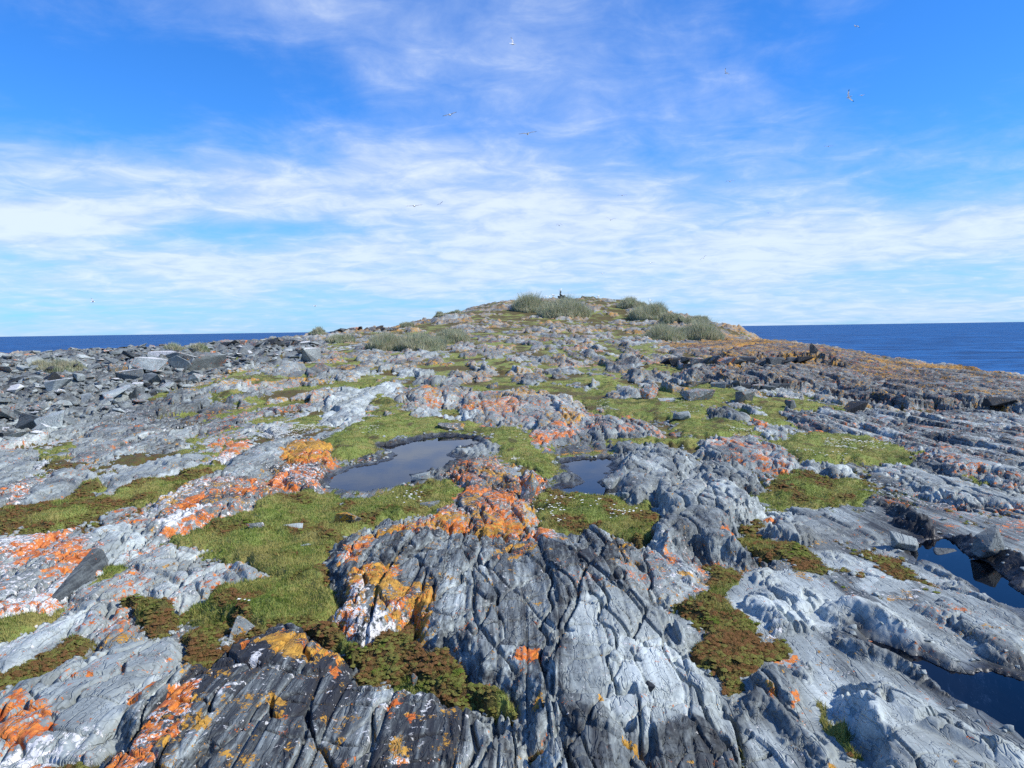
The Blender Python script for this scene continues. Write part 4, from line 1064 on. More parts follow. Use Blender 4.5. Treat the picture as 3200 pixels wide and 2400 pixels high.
m, N = new_mat('sea_water')
pos = N.node('ShaderNodeNewGeometry').outputs['Position']
w1 = N.noise(N.vm('MULTIPLY', pos, (.75, 1.0, 1)), .22, 5, .62)
w2 = N.noise(N.vm('MULTIPLY', pos, (.6, 1.0, 1)), .035, 4, .6)
hh = N.m('ADD', w1, N.m('MULTIPLY', w2, 2.2))
w3 = N.noise(N.vm('MULTIPLY', pos, (.35, 1.0, 1)), .09, 6, .7)
bp = N.node('ShaderNodeBump', {'Height': hh, 'Strength': .4, 'Distance': 1.0})
scol = N.mix(N.sstep(N.m('ADD', N.m('MULTIPLY', w1, .4), N.m('MULTIPLY', w3, .6)), .42, .60), (.004, .034, .11), (.017, .105, .28))
finish(N, scol, .45, bp.outputs[0], .12)
M_SEA = m
SEA_Z = -7.0
vr = [0] + list(np.geomspace(40, 60000, 40))
sv = [(0, 0, SEA_Z)]
for r_ in vr[1:]:
    for k in range(96):
        a = 2 * math.pi * k / 96
        sv.append((r_ * math.cos(a), r_ * math.sin(a), SEA_Z))
sf_ = []
for k in range(96):
    sf_.append((0, 1 + k, 1 + (k + 1) % 96))
for j in range(len(vr) - 2):
    b0, b1 = 1 + j * 96, 1 + (j + 1) * 96
    for k in range(96):
        sf_.append((b0 + k, b1 + k, b1 + (k + 1) % 96, b0 + (k + 1) % 96))
me = bpy.data.meshes.new('sea')
me.from_pydata(sv, [], sf_)
me.materials.append(M_SEA)
sea = bpy.data.objects.new('sea', me)
COL.objects.link(sea)
tag(sea, 'deep blue sea around the island reaching the horizon', 'sea', kind='structure')

# ------------------------------------------------------------------ loose rocks
def rock_mesh(seed, n=13, sharp=.75, flat=0.0):
    """an angular block, unit box, base at z = 0"""
    r = random.Random(seed)
    bm = bmesh.new()
    for _ in range(n):
        v = Vector((r.uniform(-1, 1), r.uniform(-1, 1), r.uniform(-1, 1)))
        mx = max(abs(v.x), abs(v.y), abs(v.z))
        v = v / mx * (sharp + (1 - sharp) * r.random())
        if flat and v.z > 0:
            v.z = v.z * (1 - flat) + flat * (.92 + .08 * r.random() + .08 * v.x)
        bm.verts.new(v * .5)
    res = bmesh.ops.convex_hull(bm, input=bm.verts)
    bmesh.ops.delete(bm, geom=[g for g in res['geom_interior'] if isinstance(g, bmesh.types.BMVert)], context='VERTS')
    bmesh.ops.dissolve_limit(bm, angle_limit=R(9), verts=bm.verts, edges=bm.edges)
    bmesh.ops.bevel(bm, geom=list(bm.edges), offset=.022, segments=1, affect='EDGES', clamp_overlap=True)
    bmesh.ops.triangulate(bm, faces=bm.faces)
    lo = Vector([min(v.co[k] for v in bm.verts) for k in range(3)]); hi = Vector([max(v.co[k] for v in bm.verts) for k in range(3)])
    for v in bm.verts:
        v.co = Vector(((v.co.x - lo.x) / (hi.x - lo.x) - .5, (v.co.y - lo.y) / (hi.y - lo.y) - .5, (v.co.z - lo.z) / (hi.z - lo.z)))
    me = bpy.data.meshes.new('boulder')
    bm.to_mesh(me); bm.free()
    return me


ROCKS = {}
def rock_obj(kind, seed, mat, name, loc, scale, rot):
    key = (seed, kind, mat.name)
    if key not in ROCKS:
        me = rock_mesh(seed, *{'block': (11, .86, .5), 'shard': (9, .55, 0.0), 'slab': (12, .8, .7), 'round': (26, .62, 0.0)}[kind])
        me.materials.append(mat)
        ROCKS[key] = me
    o = bpy.data.objects.new(name, ROCKS[key])
    o.location = loc; o.scale = scale; o.rotation_euler = rot
    COL.objects.link(o)
    return o


# named blocks: outline in the picture (left, right, top, foot), depth ratio, kind, seed, material, tilt, name, label
SPECIAL = [
    (648, 690, 750, 782, .8, 'block', 3, M_WHITETOP, (0, 0, .35), 'boulder', 'upright grey block with a pale top standing alone right of the rubble'),
    (246, 312, 795, 824, .7, 'block', 5, M_WHITETOP, (0, 0, .1), 'boulder', 'squared block with a white-washed top, lower of the pair in the rubble'),
    (283, 356, 772, 804, .6, 'block', 8, M_WHITETOP, (0, .06, -.15), 'boulder', 'large block streaked white over top and front, upper of the pair'),
    (400, 482, 762, 801, .7, 'shard', 12, M_DARK, (.1, -.12, .3), 'boulder', 'big dark wedge-shaped boulder with a shaded underside'),
    (308, 420, 759, 775, .5, 'slab', 14, M_WHITETOP, (0, 0, .05), 'boulder', 'long flat slab with a white top edge behind the rubble'),
    (356, 408, 768, 803, .7, 'shard', 17, M_BOULDER, (.05, .1, .2), 'boulder', 'peaked grey boulder left of the big dark wedge'),
    (296, 342, 803, 830, .7, 'shard', 19, M_BOULDER, (.15, .2, 0), 'boulder', 'tilted grey shard below the white-washed block'),
    (94, 148, 820, 850, .8, 'block', 21, M_WHITETOP, (.05, -.1, .4), 'boulder', 'blocky boulder with white streaks at the far left'),
    (78, 136, 893, 922, .8, 'slab', 23, M_BOULDER, (.1, -.2, .2), 'boulder', 'flat-topped boulder with a black shaded face at the left'),
    (26, 72, 893, 928, .8, 'shard', 27, M_DARK, (.1, .1, .5), 'boulder', 'dark pyramid-shaped boulder near the left edge'),
    (273, 308, 834, 861, .8, 'shard', 29, M_DARK, (.2, 0, .3), 'boulder', 'small dark-faced boulder where rubble meets bedrock'),
    (1476, 1541, 840, 864, .8, 'round', 31, M_LICHB, (0, 0, .2), 'boulder', 'rough dark red-spotted boulder in the right meadow'),
    (1386, 1425, 828, 861, .8, 'round', 33, M_LICHB, (0, 0, .7), 'boulder', 'rounded lichened boulder at the left edge of the right meadow'),
    (1453, 1500, 889, 908, .8, 'round', 37, M_BOULDER, (0, 0, .1), 'boulder', 'pale rounded boulder among the flowers of the right meadow'),
    (1424, 1458, 859, 867, .8, 'round', 41, M_BOULDER, (0, 0, .1), 'boulder', 'low flat pale stone in the right meadow'),
    (719, 779, 1103, 1131, .7, 'block', 43, M_LICHB, (0, -.1, .2), 'loose_stone', 'grey stone with an orange spot lying on the green turf'),
    (488, 554, 1325, 1371, .6, 'shard', 47, M_LICHB, (0, -.2, .5), 'loose_stone', 'tilted stone with yellow lichen behind the dark striped outcrop'),
    (1391, 1421, 1470, 1492, .9, 'shard', 51, M_DARK, (.1, 0, .4), 'loose_stone', 'small dark stone lying on the pale stepped slab'),
    (945, 1005, 913, 930, .6, 'slab', 53, M_LICHB, (0, 0, .1), 'boulder', 'flat orange-topped rock at the far shore of the larger pool'),
    (888, 930, 1018, 1037, .5, 'slab', 57, M_BOULDER, (0, -.1, .3), 'loose_stone', 'pale wedge of rock rising from the larger pool'),
    (1120, 1152, 1013, 1080, .5, 'shard', 61, M_LICHB, (.1, .2, .2), 'boulder', 'standing lichened rock between the turf bridge and the spine'),
    (1748, 1766, 742, 766, .35, 'shard', 63, M_DARK, (0, .08, .2), 'standing_stone', 'thin upright dark stone on the right-hand slope against the rock'),
    (905, 950, 1083, 1096, .6, 'slab', 95, M_BOULDER, (0, 0, .2), 'loose_stone', 'thin pale flake lying in the turf below the larger pool'),
    (610, 655, 1127, 1140, .6, 'slab', 97, M_BOULDER, (0, 0, -.2), 'loose_stone', 'low pale stone sunk in the left turf'),
    (530, 570, 1125, 1140, .7, 'shard', 99, M_LICHB, (0, 0, .3), 'loose_stone', 'small orange stone at the upper edge of the left turf'),
    (640, 672, 1172, 1180, .6, 'slab', 101, M_BOULDER, (0, 0, .1), 'loose_stone', 'thin flat stone in the middle of the left turf'),
    (1344, 1362, 1060, 1078, .7, 'round', 67, M_BOULDER, (0, 0, .1), 'loose_stone', 'small stone at the near shore of the small pool'),
    (1300, 1350, 1030, 1052, .6, 'slab', 71, M_BOULDER, (0, -.1, .6), 'loose_stone', 'flat grey stone in the right part of the small pool'),
    (878, 895, 1436, 1482, .6, 'shard', 73, M_LICHB, (.3, .2, .3), 'loose_stone', 'narrow upright orange-tipped stone in the brown moss'),
    (1700, 1722, 862, 882, .8, 'block', 77, M_DARK, (0, 0, .2), 'boulder', 'small square dark block at the foot of the right ledge'),
    (1812, 1880, 868, 893, .6, 'block', 79, M_DARK, (0, 0, .15), 'boulder', 'wide dark block at the foot of the right ledge'),
    (2140, 2212, 860, 880, .6, 'block', 84, M_DARK, (0, 0, .05), 'boulder', 'long dark block with a rusty rim at the right edge'),
    (1590, 1640, 845, 872, .7, 'block', 87, M_DARK, (0, .1, .3), 'boulder', 'tilted dark block below the ledge beside the meadow'),
    (2010, 2075, 1185, 1222, .7, 'block', 89, M_DARK, (.1, 0, .4), 'boulder', 'dark fallen block on the bank above the deep blue pool'),
    (1925, 1990, 1150, 1190, .7, 'shard', 91, M_BOULDER, (0, .2, .4), 'boulder', 'grey wedge of rock at the head of the deep blue pool'),
    (2115, 2185, 1140, 1195, .7, 'shard', 93, M_DARK, (.1, -.1, .2), 'boulder', 'dark slab leaning on the bank at the right edge'),
]
for x0, x1, yt, yb, dr, kind, seed, mat, tilt, nm, lab in SPECIAL:
    p = gat((x0 + x1) / 2, yb)
    w_ = (x1 - x0) / FPX * p.y
    h_ = (yb - yt) / FPX * p.y
    o = rock_obj(kind, seed, mat, nm, (p.x, p.y + w_ * dr * .35, p.z - .18 * h_ - .02), (w_ * 1.03, w_ * dr, h_ * 1.18), tilt)
    tag(o, lab, 'rock')

# the fallen dark slab at the left
a_, b_ = gat(124, 1296), gat(240, 1222)
ax = (b_ - a_); ln = ax.length; ax.normalize()
sd = Vector((ax.y, -ax.x, 0)).normalized()
up = Vector((0, 0, 1))
prof = [(0.0, -.04, .02, .04), (.30, -.04, .055, .045), (.70, -.04, .10, .05), (.95, -.04, .13, .05), (1.0, -.03, .11, .05)]
vs_, fs_ = [], []
for k, (s_, zl, zh, th) in enumerate(prof):
    c_ = a_ + ax * (s_ * ln)
    lean = sd * -.11
    for zz, tt in ((zl, th), (zh, th * .8), (zh, -th * .2), (zl, 0)):
        vs_.append(c_ + up * zz + lean * (zz / .2) - sd * tt)
for k in range(len(prof) - 1):
    for j in range(4):
        fs_.append((k * 4 + j, k * 4 + (j + 1) % 4, (k + 1) * 4 + (j + 1) % 4, (k + 1) * 4 + j))
fs_ += [(3, 2, 1, 0), tuple(range((len(prof) - 1) * 4, len(prof) * 4))]
me = bpy.data.meshes.new('fallen_slab')
me.from_pydata([v - a_ for v in vs_], [], fs_)
bm = bmesh.new(); bm.from_mesh(me)
bmesh.ops.recalc_face_normals(bm, faces=bm.faces)
bmesh.ops.bevel(bm, geom=list(bm.edges), offset=.006, segments=1, affect='EDGES', clamp_overlap=True)
bm.to_mesh(me); bm.free()
me.materials.append(M_SLAB)
o = bpy.data.objects.new('fallen_slab', me); o.location = a_; COL.objects.link(o)
tag(o, 'long dark slab propped on edge over the pale lichened bedrock', 'rock')

# the boulder field
rnd = random.Random(11)
def inside(P_, x, y):
    c = False; n = len(P_); j = n - 1
    for i in range(n):
        if (P_[i][1] > y) != (P_[j][1] > y) and x < (P_[j][0] - P_[i][0]) * (y - P_[i][1]) / (P_[j][1] - P_[i][1]) + P_[i][0]:
            c = not c
        j = i
    return c


BFV = [(-120, 772), (0, 768), (200, 750), (480, 740), (640, 728), (690, 742), (640, 775), (560, 792), (480, 806), (430, 832), (340, 852), (260, 888), (130, 930), (0, 955), (-120, 985)]
spots = []
tries = 0
while len(spots) < 300 and tries < 9000:
    tries += 1
    vx_ = rnd.uniform(-120, 690); vy_ = rnd.uniform(735, 985)
    if not inside(BFV, vx_, vy_):
        continue
    wpx_ = rnd.choice((14, 18, 24, 30, 38, 54)) * rnd.uniform(.8, 1.15) * (0.72 + .62 * (vy_ - 740) / 200)
    if any((vx_ - a[0]) ** 2 / ((wpx_ + a[2]) * .42) ** 2 + (vy_ - a[1]) ** 2 / ((wpx_ + a[2]) * .16) ** 2 < 1 for a in spots):
        continue
    spots.append((vx_, vy_, wpx_))
for k, (vx_, vy_, wp) in enumerate(spots):
    p = gat(vx_, vy_)
    w_ = wp / FPX * p.y
    kind = rnd.choice(('block', 'shard', 'shard', 'slab', 'slab'))
    mat = rnd.choice((M_BOULDER, M_BOULDER, M_BOULDER, M_BOULDER, M_LICHB, M_WHITETOP, M_DARK))
    h_ = w_ * rnd.uniform(.22, .50) * (.6 if kind == 'slab' else 1) * (.55 + .45 * min(1, max(0, (vy_ - 755) / 40)))
    o = rock_obj(kind, 200 + rnd.randrange(9), mat, 'boulder', (p.x, p.y, p.z - h_ * .35), (w_, w_ * rnd.uniform(.6, 1.1), h_ * 1.2),
                 (rnd.uniform(-.35, .35), rnd.uniform(-.35, .35), rnd.uniform(0, 6.28)))
    size = 'large' if wp > 38 else 'mid-sized' if wp > 22 else 'small'
    look = {'lime_washed_rock': 'white-streaked', 'dark_slate': 'dark', 'lichened_rock': 'lichen-spotted', 'grey_boulder_rock': 'grey'}[mat.name]
    shape = {'block': 'blocky boulder', 'shard': 'angular shard', 'slab': 'flat slab'}[kind]
    place = ('on the left skyline' if vy_ < 775 else 'in the upper rubble' if vy_ < 815 else 'in the middle of the rubble' if vy_ < 870 else 'at the near edge of the rubble')
    side = ('beside the left edge' if vx_ < 110 else 'left of the white-washed blocks' if vx_ < 240 else 'around the white-washed blocks' if vx_ < 400 else 'towards the grass tussocks')
    tag(o, '%s %s %s %s, %s' % (size, look, shape, place, side), 'rock', 'boulders of the rubble field')

# blocks of the broken scarps far left: low walls of upright blocks
for (x0, x1, yb, hp, n_, lab, grp) in [(470, 650, 745, 16, 13, 'dark upright block in the low scarp on the left skyline', 'blocks of the left skyline scarp'),
                                   (712, 855, 713, 11, 12, 'dark block in the far scarp left of the hill', 'blocks of the scarp below the hill'),
                                   (1490, 1700, 832, 20, 12, 'dark block in the broken face of the long right ledge', 'blocks in the long right ledge'),
                                   (1430, 1750, 785, 22, 15, 'rusty dark block in the upper right ledge', 'blocks in the upper right ledge')]:
    for k in range(n_):
        f_ = (k + .5) / n_
        vx_ = x0 + (x1 - x0) * f_ + rnd.uniform(-3, 3)
        vy_ = yb + (10 * f_ if x0 == 1490 else 0) + rnd.uniform(-3, 3)
        p = gat(vx_, vy_)
        w_ = (x1 - x0) / n_ / FPX * p.y * rnd.uniform(1.3, 2.2)
        h_ = hp / FPX * p.y * rnd.uniform(.35, .8)
        o = rock_obj('block', 300 + rnd.randrange(6), M_DARK if rnd.random() < .7 else M_LICHB, 'boulder', (p.x, p.y + rnd.uniform(-.2, .5) * w_, p.z - h_ * .35), (w_, w_ * .8, h_ * 1.35), (rnd.uniform(-.06, .06), rnd.uniform(-.1, .1), rnd.uniform(-.4, .4)))
        nth = ('first', 'second', 'third', 'fourth', 'fifth', 'sixth', 'seventh', 'eighth', 'ninth', 'tenth', 'eleventh', 'twelfth', 'thirteenth', 'fourteenth', 'fifteenth')[k]
        tag(o, lab + ', ' + nth + ' from its left end', 'rock', grp)

# ------------------------------------------------------------------ scatter helpers
def scatter_mesh(name, bv, bf, mats4, mat, n=3, jitter=0.0, attr=None):
    """joins many small copies: bv base verts, mats4 = (origin, scale xyz, yaw) arrays"""
    org, scl, yaw = mats4
    c, s = np.cos(yaw)[:, None], np.sin(yaw)[:, None]
    v = bv[None] * scl[:, None, :]
    if jitter:
        v = v * (1 + jitter * rng.uniform(-1, 1, v.shape))
    x = v[..., 0] * c - v[..., 1] * s; y = v[..., 0] * s + v[..., 1] * c
    vv = np.stack([x, y, v[..., 2]], -1) + org[:, None]
    f = (bf[None] + (np.arange(len(org)) * len(bv))[:, None, None]).reshape(-1, n)
    return mesh_from(name, vv.reshape(-1, 3), f, mat, n=n, smooth=name in ('moss_cushions',))


def pick(mask, n):
    """random points on grid faces where mask holds, evenly over the faces"""
    rr, cc = np.nonzero(mask)
    k = rng.integers(0, len(rr), n)
    r_, c_ = rr[k], cc[k]
    a, b = rng.random(n), rng.random(n)
    y = YY[r_] * (1 - b) + YY[r_ + 1] * b
    t = TT[c_] * (1 - a) + TT[c_ + 1] * a
    z = Zg[r_, c_] * (1 - a) * (1 - b) + Zg[r_, c_ + 1] * a * (1 - b) + Zg[r_ + 1, c_] * (1 - a) * b + Zg[r_ + 1, c_ + 1] * a * b
    return np.stack([t * y, y, z], -1), r_, c_


g_ = grass[:-1, :-1]; mo_ = mossy[:-1, :-1]; yq = gy[:-1, :-1]
infr = np.abs(gt[:-1, :-1]) < .82

# moss cushions
bm = bmesh.new(); bmesh.ops.create_icosphere(bm, subdivisions=1, radius=1.0)
bmesh.ops.delete(bm, geom=[v for v in bm.verts if v.co.z < -.3], context='VERTS')
bmesh.ops.triangulate(bm, faces=bm.faces)
bm.verts.index_update()
bv = np.array([v.co[:] for v in bm.verts], np.float32); bf = np.array([[v.index for v in f.verts] for f in bm.faces], np.int32); bm.free()
m, N = new_mat('moss')
pos = N.node('ShaderNodeNewGeometry').outputs['Position']
ri = N.node('ShaderNodeNewGeometry').outputs['Random Per Island']
n1_ = N.noise(pos, 130, 3, .7); n2_ = N.noise(pos, 5, 3, .6)
br = N.mix(n1_, (.07, .032, .013), (.25, .13, .05))
ol = N.mix(n1_, (.06, .07, .016), (.26, .25, .065))
gn = N.mix(n1_, (.04, .07, .008), (.15, .21, .03))
c1_ = N.mix(N.sstep(N.m('ADD', N.m('MULTIPLY', ri, .5), N.m('MULTIPLY', N.m('SUBTRACT', n2_, .5), 2.6)), .05, .45), ol, br)
c1_ = N.mix(N.sstep(N.m('ADD', N.m('MULTIPLY', ri, .4), N.m('MULTIPLY', N.m('SUBTRACT', n2_, .5), -2.6)), .38, .7), c1_, gn)
bp = N.node('ShaderNodeBump', {'Height': n1_, 'Strength': .9, 'Distance': .01})
finish(N, c1_, .95, bp.outputs[0], .1)
M_MOSS = m
mk = (g_ > .4) & (mo_ > .5) & (yq < 9) & infr
p_, r_, c_ = pick(mk, 11000)
sz = rng.uniform(.006, .021, len(p_)) * (0.8 + .05 * p_[:, 1])
p_[:, 2] -= sz * .1
scl = np.stack([sz * rng.uniform(.8, 1.5, len(sz)), sz * rng.uniform(.8, 1.3, len(sz)), sz * rng.uniform(.6, 1.2, len(sz))], -1)
o = scatter_mesh('moss_cushions', bv, bf, (p_.astype(np.float32), scl.astype(np.float32), rng.uniform(0, 6.28, len(sz))), M_MOSS, jitter=.22)
tag(o, 'brown and olive moss cushions packed in the gaps between rocks', 'moss', kind='stuff')

# stone chips
chips = rock_mesh(900, 8, .6)
cbv = np.empty(len(chips.vertices) * 3, np.float32); chips.vertices.foreach_get('co', cbv); cbv = cbv.reshape(-1, 3)
cbf = np.array([p.vertices[:] for p in chips.polygons], np.int32)
wt_ = wet[:-1, :-1]
mk = (((g_ > .25) & (g_ < .95) & (mo_ > .4)) | ((wt_ > .3) & (wt_ < .8) & (rng.random(g_.shape) < .05))) & (yq < 16) & infr
p_, r_, c_ = pick(mk, 2200)
sz = rng.uniform(.012, .05, len(p_)) ** 1.0 * (.7 + .06 * p_[:, 1])
p_[:, 2] -= sz * .15
scl = np.stack([sz * rng.uniform(.8, 1.6, len(sz)), sz, sz * rng.uniform(.35, .7, len(sz))], -1)
o = scatter_mesh('stone_chips', cbv, cbf, (p_.astype(np.float32), scl.astype(np.float32), rng.uniform(0, 6.28, len(sz))), M_BOULDER)
tag(o, 'small stone chips strewn in the moss and along the pool rims', 'stones', kind='stuff')
bfm_ = bfm[:-1, :-1]
mk = (bfm_ > .5) & (yq > 10) & (yq < 50) & infr & (under == False)
p_, r_, c_ = pick(mk, 1500)
sz = rng.uniform(.05, .22, len(p_)) * (.5 + .03 * p_[:, 1])
p_[:, 2] -= sz * .12
scl = np.stack([sz * rng.uniform(.8, 1.6, len(sz)), sz, sz * rng.uniform(.3, .7, len(sz))], -1)
o = scatter_mesh('rubble', cbv, cbf, (p_.astype(np.float32), scl.astype(np.float32), rng.uniform(0, 6.28, len(sz))), M_BOULDER, jitter=.15)
tag(o, 'small angular rubble filling the gaps between the boulders on the left', 'rubble', kind='stuff')

# turf blades
def grass_material(name, lo_, hi_, dry, dry_amt):
    m, N = new_mat(name)
    geo = N.node('ShaderNodeNewGeometry')
    ri = geo.outputs['Random Per Island']
    pos = geo.outputs['Position']
    n2_ = N.noise(pos, 2.2, 3, .6)
    c = N.mix(ri, lo_, hi_)
    n5_ = N.noise(N.vm('ADD', pos, (2, 7, 0)), 1.4, 4, .6)
    c = N.mix(N.m('MULTIPLY', N.sstep(n5_, .50, .66), .7), c, N.mix(1.0, c, (.42, .50, .40), 'MULTIPLY'))
    c = N.mix(N.m('MULTIPLY', N.sstep(N.m('ADD', n2_, N.m('MULTIPLY', ri, .25)), .50, .74), dry_amt), c, dry)
    b = N.node('ShaderNodeBsdfDiffuse', {'Color': c})
    t = N.node('ShaderNodeBsdfTranslucent', {'Color': c})
    mx = N.node('ShaderNodeMixShader', {0: .35, 1: b.outputs[0], 2: t.outputs[0]})
    N.node('ShaderNodeOutputMaterial', {0: mx.outputs[0]})
    return m


M_BLADE = grass_material('turf_blades', (.10, .16, .025), (.36, .43, .11), (.44, .36, .13), .8)
M_TALL = grass_material('tall_grass', (.22, .26, .13), (.58, .62, .42), (.58, .50, .36), .6)


def blades(name, base, h, w, mat, lean=.35, seg=1):
    n = len(base)
    a = rng.uniform(0, 2 * np.pi, n)
    ca, sa_ = np.cos(a), np.sin(a)
    b = rng.uniform(0, 2 * np.pi, n); l = rng.uniform(0, lean, n) * h
    tipx, tipy = np.cos(b) * l, np.sin(b) * l
    v = np.empty((n, 3, 3), np.float32)
    v[:, 0] = base + np.stack([ca * w, sa_ * w, -.1 * h], -1)
    v[:, 1] = base - np.stack([ca * w, sa_ * w, .1 * h], -1)
    v[:, 2] = base + np.stack([tipx, tipy, h], -1)
    f = np.arange(n * 3, dtype=np.int32).reshape(n, 3)
    return mesh_from(name, v.reshape(-1, 3), f, mat, n=3, smooth=False)


mk = (g_ > .6) & (mo_ < .55) & (yq < 22) & infr
p_, r_, c_ = pick(mk, 190000)
h_ = rng.uniform(.008, .030, len(p_)) * (1 - .2 * (p_[:, 1] > 10))
w_ = .0016 * (.6 + .22 * p_[:, 1])
tb = blades('turf_blades', p_, h_, w_, M_BLADE, 1.1)
tag(tb, 'short grass blades of the turf between the rocks', 'grass', kind='stuff')

mk = (g_ > .35) & (mo_ > .45) & (yq < 9) & infr
p_, r_, c_ = pick(mk, 60000)
M_FRINGE = grass_material('moss_fringe', (.10, .09, .025), (.34, .32, .10), (.28, .15, .06), .8)
o = blades('moss_fringe', p_, rng.uniform(.006, .028, len(p_)), .0013 * (.6 + .22 * p_[:, 1]), M_FRINGE, 1.3)
tag(o, 'fine shoots standing up from the moss between the rocks', 'moss', kind='stuff')

# ------------------------------------------------------------------ tall grass clumps
CLUMPS = [  # picture box left, right, top, foot; label
    (785, 870, 712, 757, 'tall green grass at the left end of the mid-distance clump'),
    (850, 955, 706, 752, 'highest tuft of tall grass in the middle distance'),
    (940, 1012, 708, 742, 'tall grass at the right end of the mid-distance clump'),
    (698, 758, 716, 741, 'separate grass tussock left of the mid-distance clump'),
    (664, 704, 707, 720, 'small grass tussock on the left shoulder of the hill'),
    (862, 892, 693, 706, 'small round bush on the skyline at the foot of the hill'),
    (932, 962, 673, 684, 'lower grass tuft on the left flank of the hill'),
    (960, 996, 666, 677, 'upper grass tuft on the left flank of the hill'),
    (1108, 1178, 634, 674, 'tall dome of grass on the left of the summit'),
    (1165, 1278, 640, 682, 'broad grass thicket below the summit cairn'),
    (1254, 1288, 637, 644, 'thin strip of grass on the summit skyline'),
    (1338, 1400, 641, 665, 'grass thicket at the right end of the summit'),
    (1370, 1445, 650, 690, 'grass thicket spilling down the right flank of the hill'),
    (1432, 1475, 672, 694, 'grass tuft between the thicket and the round bushes'),
    (1470, 1505, 677, 697, 'left of two round bushes on the right skyline'),
    (1503, 1536, 680, 698, 'right of two round bushes on the right skyline'),
    (1400, 1490, 696, 734, 'left half of the grass bank above the right ledges'),
    (1475, 1575, 690, 734, 'right half of the grass bank above the right ledges'),
    (48, 165, 778, 804, 'green grass patch among the boulders at the left'),
    (342, 400, 739, 756, 'pale grass tuft on the left skyline'),
    (405, 450, 742, 756, 'low grass tuft right of the pale one on the left skyline'),
]
for x0, x1, yt, yb, lab in CLUMPS:
    foot = gat((x0 + x1) / 2, yb)
    D_ = foot.y
    rx = (x1 - x0) / 2 / FPX * D_
    H_ = (yb - yt) / FPX * D_
    ry = max(rx * .5, min(H_ * 1.6, 4))
    n_ = int(np.clip(2000 + (x1 - x0) * (yb - yt) * 2.2, 2000, 9000))
    rad = np.sqrt(rng.random(n_)); an = rng.uniform(0, 2 * np.pi, n_)
    ux, uy = rad * np.cos(an), rad * np.sin(an)
    edge = 1 + .18 * perlin(np.cos(an) * 2 + x0, np.sin(an) * 2, 3)
    X_ = foot.x + ux * rx * edge; Y_ = foot.y + ry * .8 + uy * ry * edge
    Zb = gz(X_, Y_)
    dome = (1 - .55 * rad ** 2) * (.70 + .60 * perlin(X_ / (H_ + .2) * 1.1, Y_ / (H_ + .2) * 1.1, 7))
    hh_ = H_ * 1.08 * dome * rng.uniform(.55, 1.1, n_)
    hh_ = np.maximum(hh_, H_ * .12)
    base = np.stack([X_ - foot.x, Y_ - foot.y, Zb - foot.z], -1)
    wd = np.full(n_, .0030 * (1 + .14 * D_)) * rng.uniform(.6, 1.5, n_)
    o = blades('tall_grass_clump', base, hh_, wd, M_TALL, .7)
    o.location = foot
    tag(o, lab, 'grass', 'tall grass clumps')

# ------------------------------------------------------------------ flowers
m, N = new_mat('white_petals')
finish(N, (.80, .80, .74), .7)
M_FLOWER = m
m, N = new_mat('flower_heart')
finish(N, (.65, .42, .03), .7)
fb = [(0, 0, .3)]
for k in range(8):
    a = math.pi * 2 * k / 8
    rr_ = 1.0 if k % 2 == 0 else .55
    fb.append((math.cos(a) * rr_, math.sin(a) * rr_, .55))
fbv = np.array(fb, np.float32)
fbf = np.array([(0, 1 + k, 1 + (k + 1) % 8) for k in range(8)], np.int32)
FL = [(4, [(1640, 295), (1700, 275), (1900, 300), (1890, 330), (1700, 325)], 420), (5, [(0, 240), (120, 250), (200, 200), (120, 190), (0, 220)], 260),
      (6, [(1050, 430), (1150, 395), (1300, 420), (1480, 450), (1420, 490), (1250, 490), (1090, 470)], 190), (6, [(500, 350), (640, 345), (650, 390), (520, 395)], 60), (6, [(880, 490), (1200, 510), (1180, 540), (900, 520)], 30),
      (6, [(0, 200), (250, 180), (380, 300), (0, 270)], 70), (6, [(0, 0), (240, 40), (230, 90), (0, 100)], 130), (5, [(1290, 610), (1700, 620), (1900, 700), (1600, 780), (1320, 740)], 80),
      (5, [(1090, 260), (1250, 280), (1400, 460), (1200, 430)], 22), (5, [(250, 280), (500, 180), (480, 280), (280, 380)], 40), (5, [(1300, 170), (1500, 120), (1560, 200), (1430, 250)], 30),
      (8, [(900, 370), (1060, 365), (1050, 390), (900, 390)], 160), (8, [(1600, 450), (1690, 460), (1740, 500), (1620, 500)], 160), (8, [(580, 255), (880, 262), (880, 275), (600, 272)], 120), (6, [(430, 90), (560, 105), (540, 120), (430, 110)], 40),
      (7, [(1480, 452), (1800, 458), (1790, 470), (1500, 465)], 130), ('V', [(450, 1100), (950, 1060), (940, 1100), (700, 1350), (480, 1330)], 26), (8, [(1420, 590), (1480, 590), (1480, 620), (1420, 620)], 60), (8, [(1540, 550), (1760, 590), (1700, 640), (1560, 620)], 60)]
fp = []
for c, pts, n_ in FL:
    Pf = poly(c, pts, .05)
    lo_, hi_ = Pf.min(0), Pf.max(0)
    k = 0; tr_ = 0
    cen = [(rnd.uniform(lo_[0], hi_[0]), rnd.uniform(lo_[1], hi_[1])) for _ in range(max(3, n_ // 7))]
    while k < n_ and tr_ < n_ * 40:
        tr_ += 1
        x, y = rnd.choice(cen)
        x += rnd.gauss(0, .006 * y + .03); y += rnd.gauss(0, .012 * y + .04)
        if inside(Pf, x, y):
            fp.append((x, y)); k += 1
fp = np.array(fp)
fz = gz(fp[:, 0], fp[:, 1]) + .02
org = np.stack([fp[:, 0], fp[:, 1], fz], -1).astype(np.float32)
fs__ = rng.uniform(.009, .017, len(fp)) * (.75 + .03 * fp[:, 1])
o = scatter_mesh('white_flowers', fbv, fbf, (org, np.stack([fs__] * 3, -1).astype(np.float32), rng.uniform(0, 6.28, len(fp))), M_FLOWER)
tag(o, 'small white flowers dotted over the turf', 'flowers', kind='stuff')

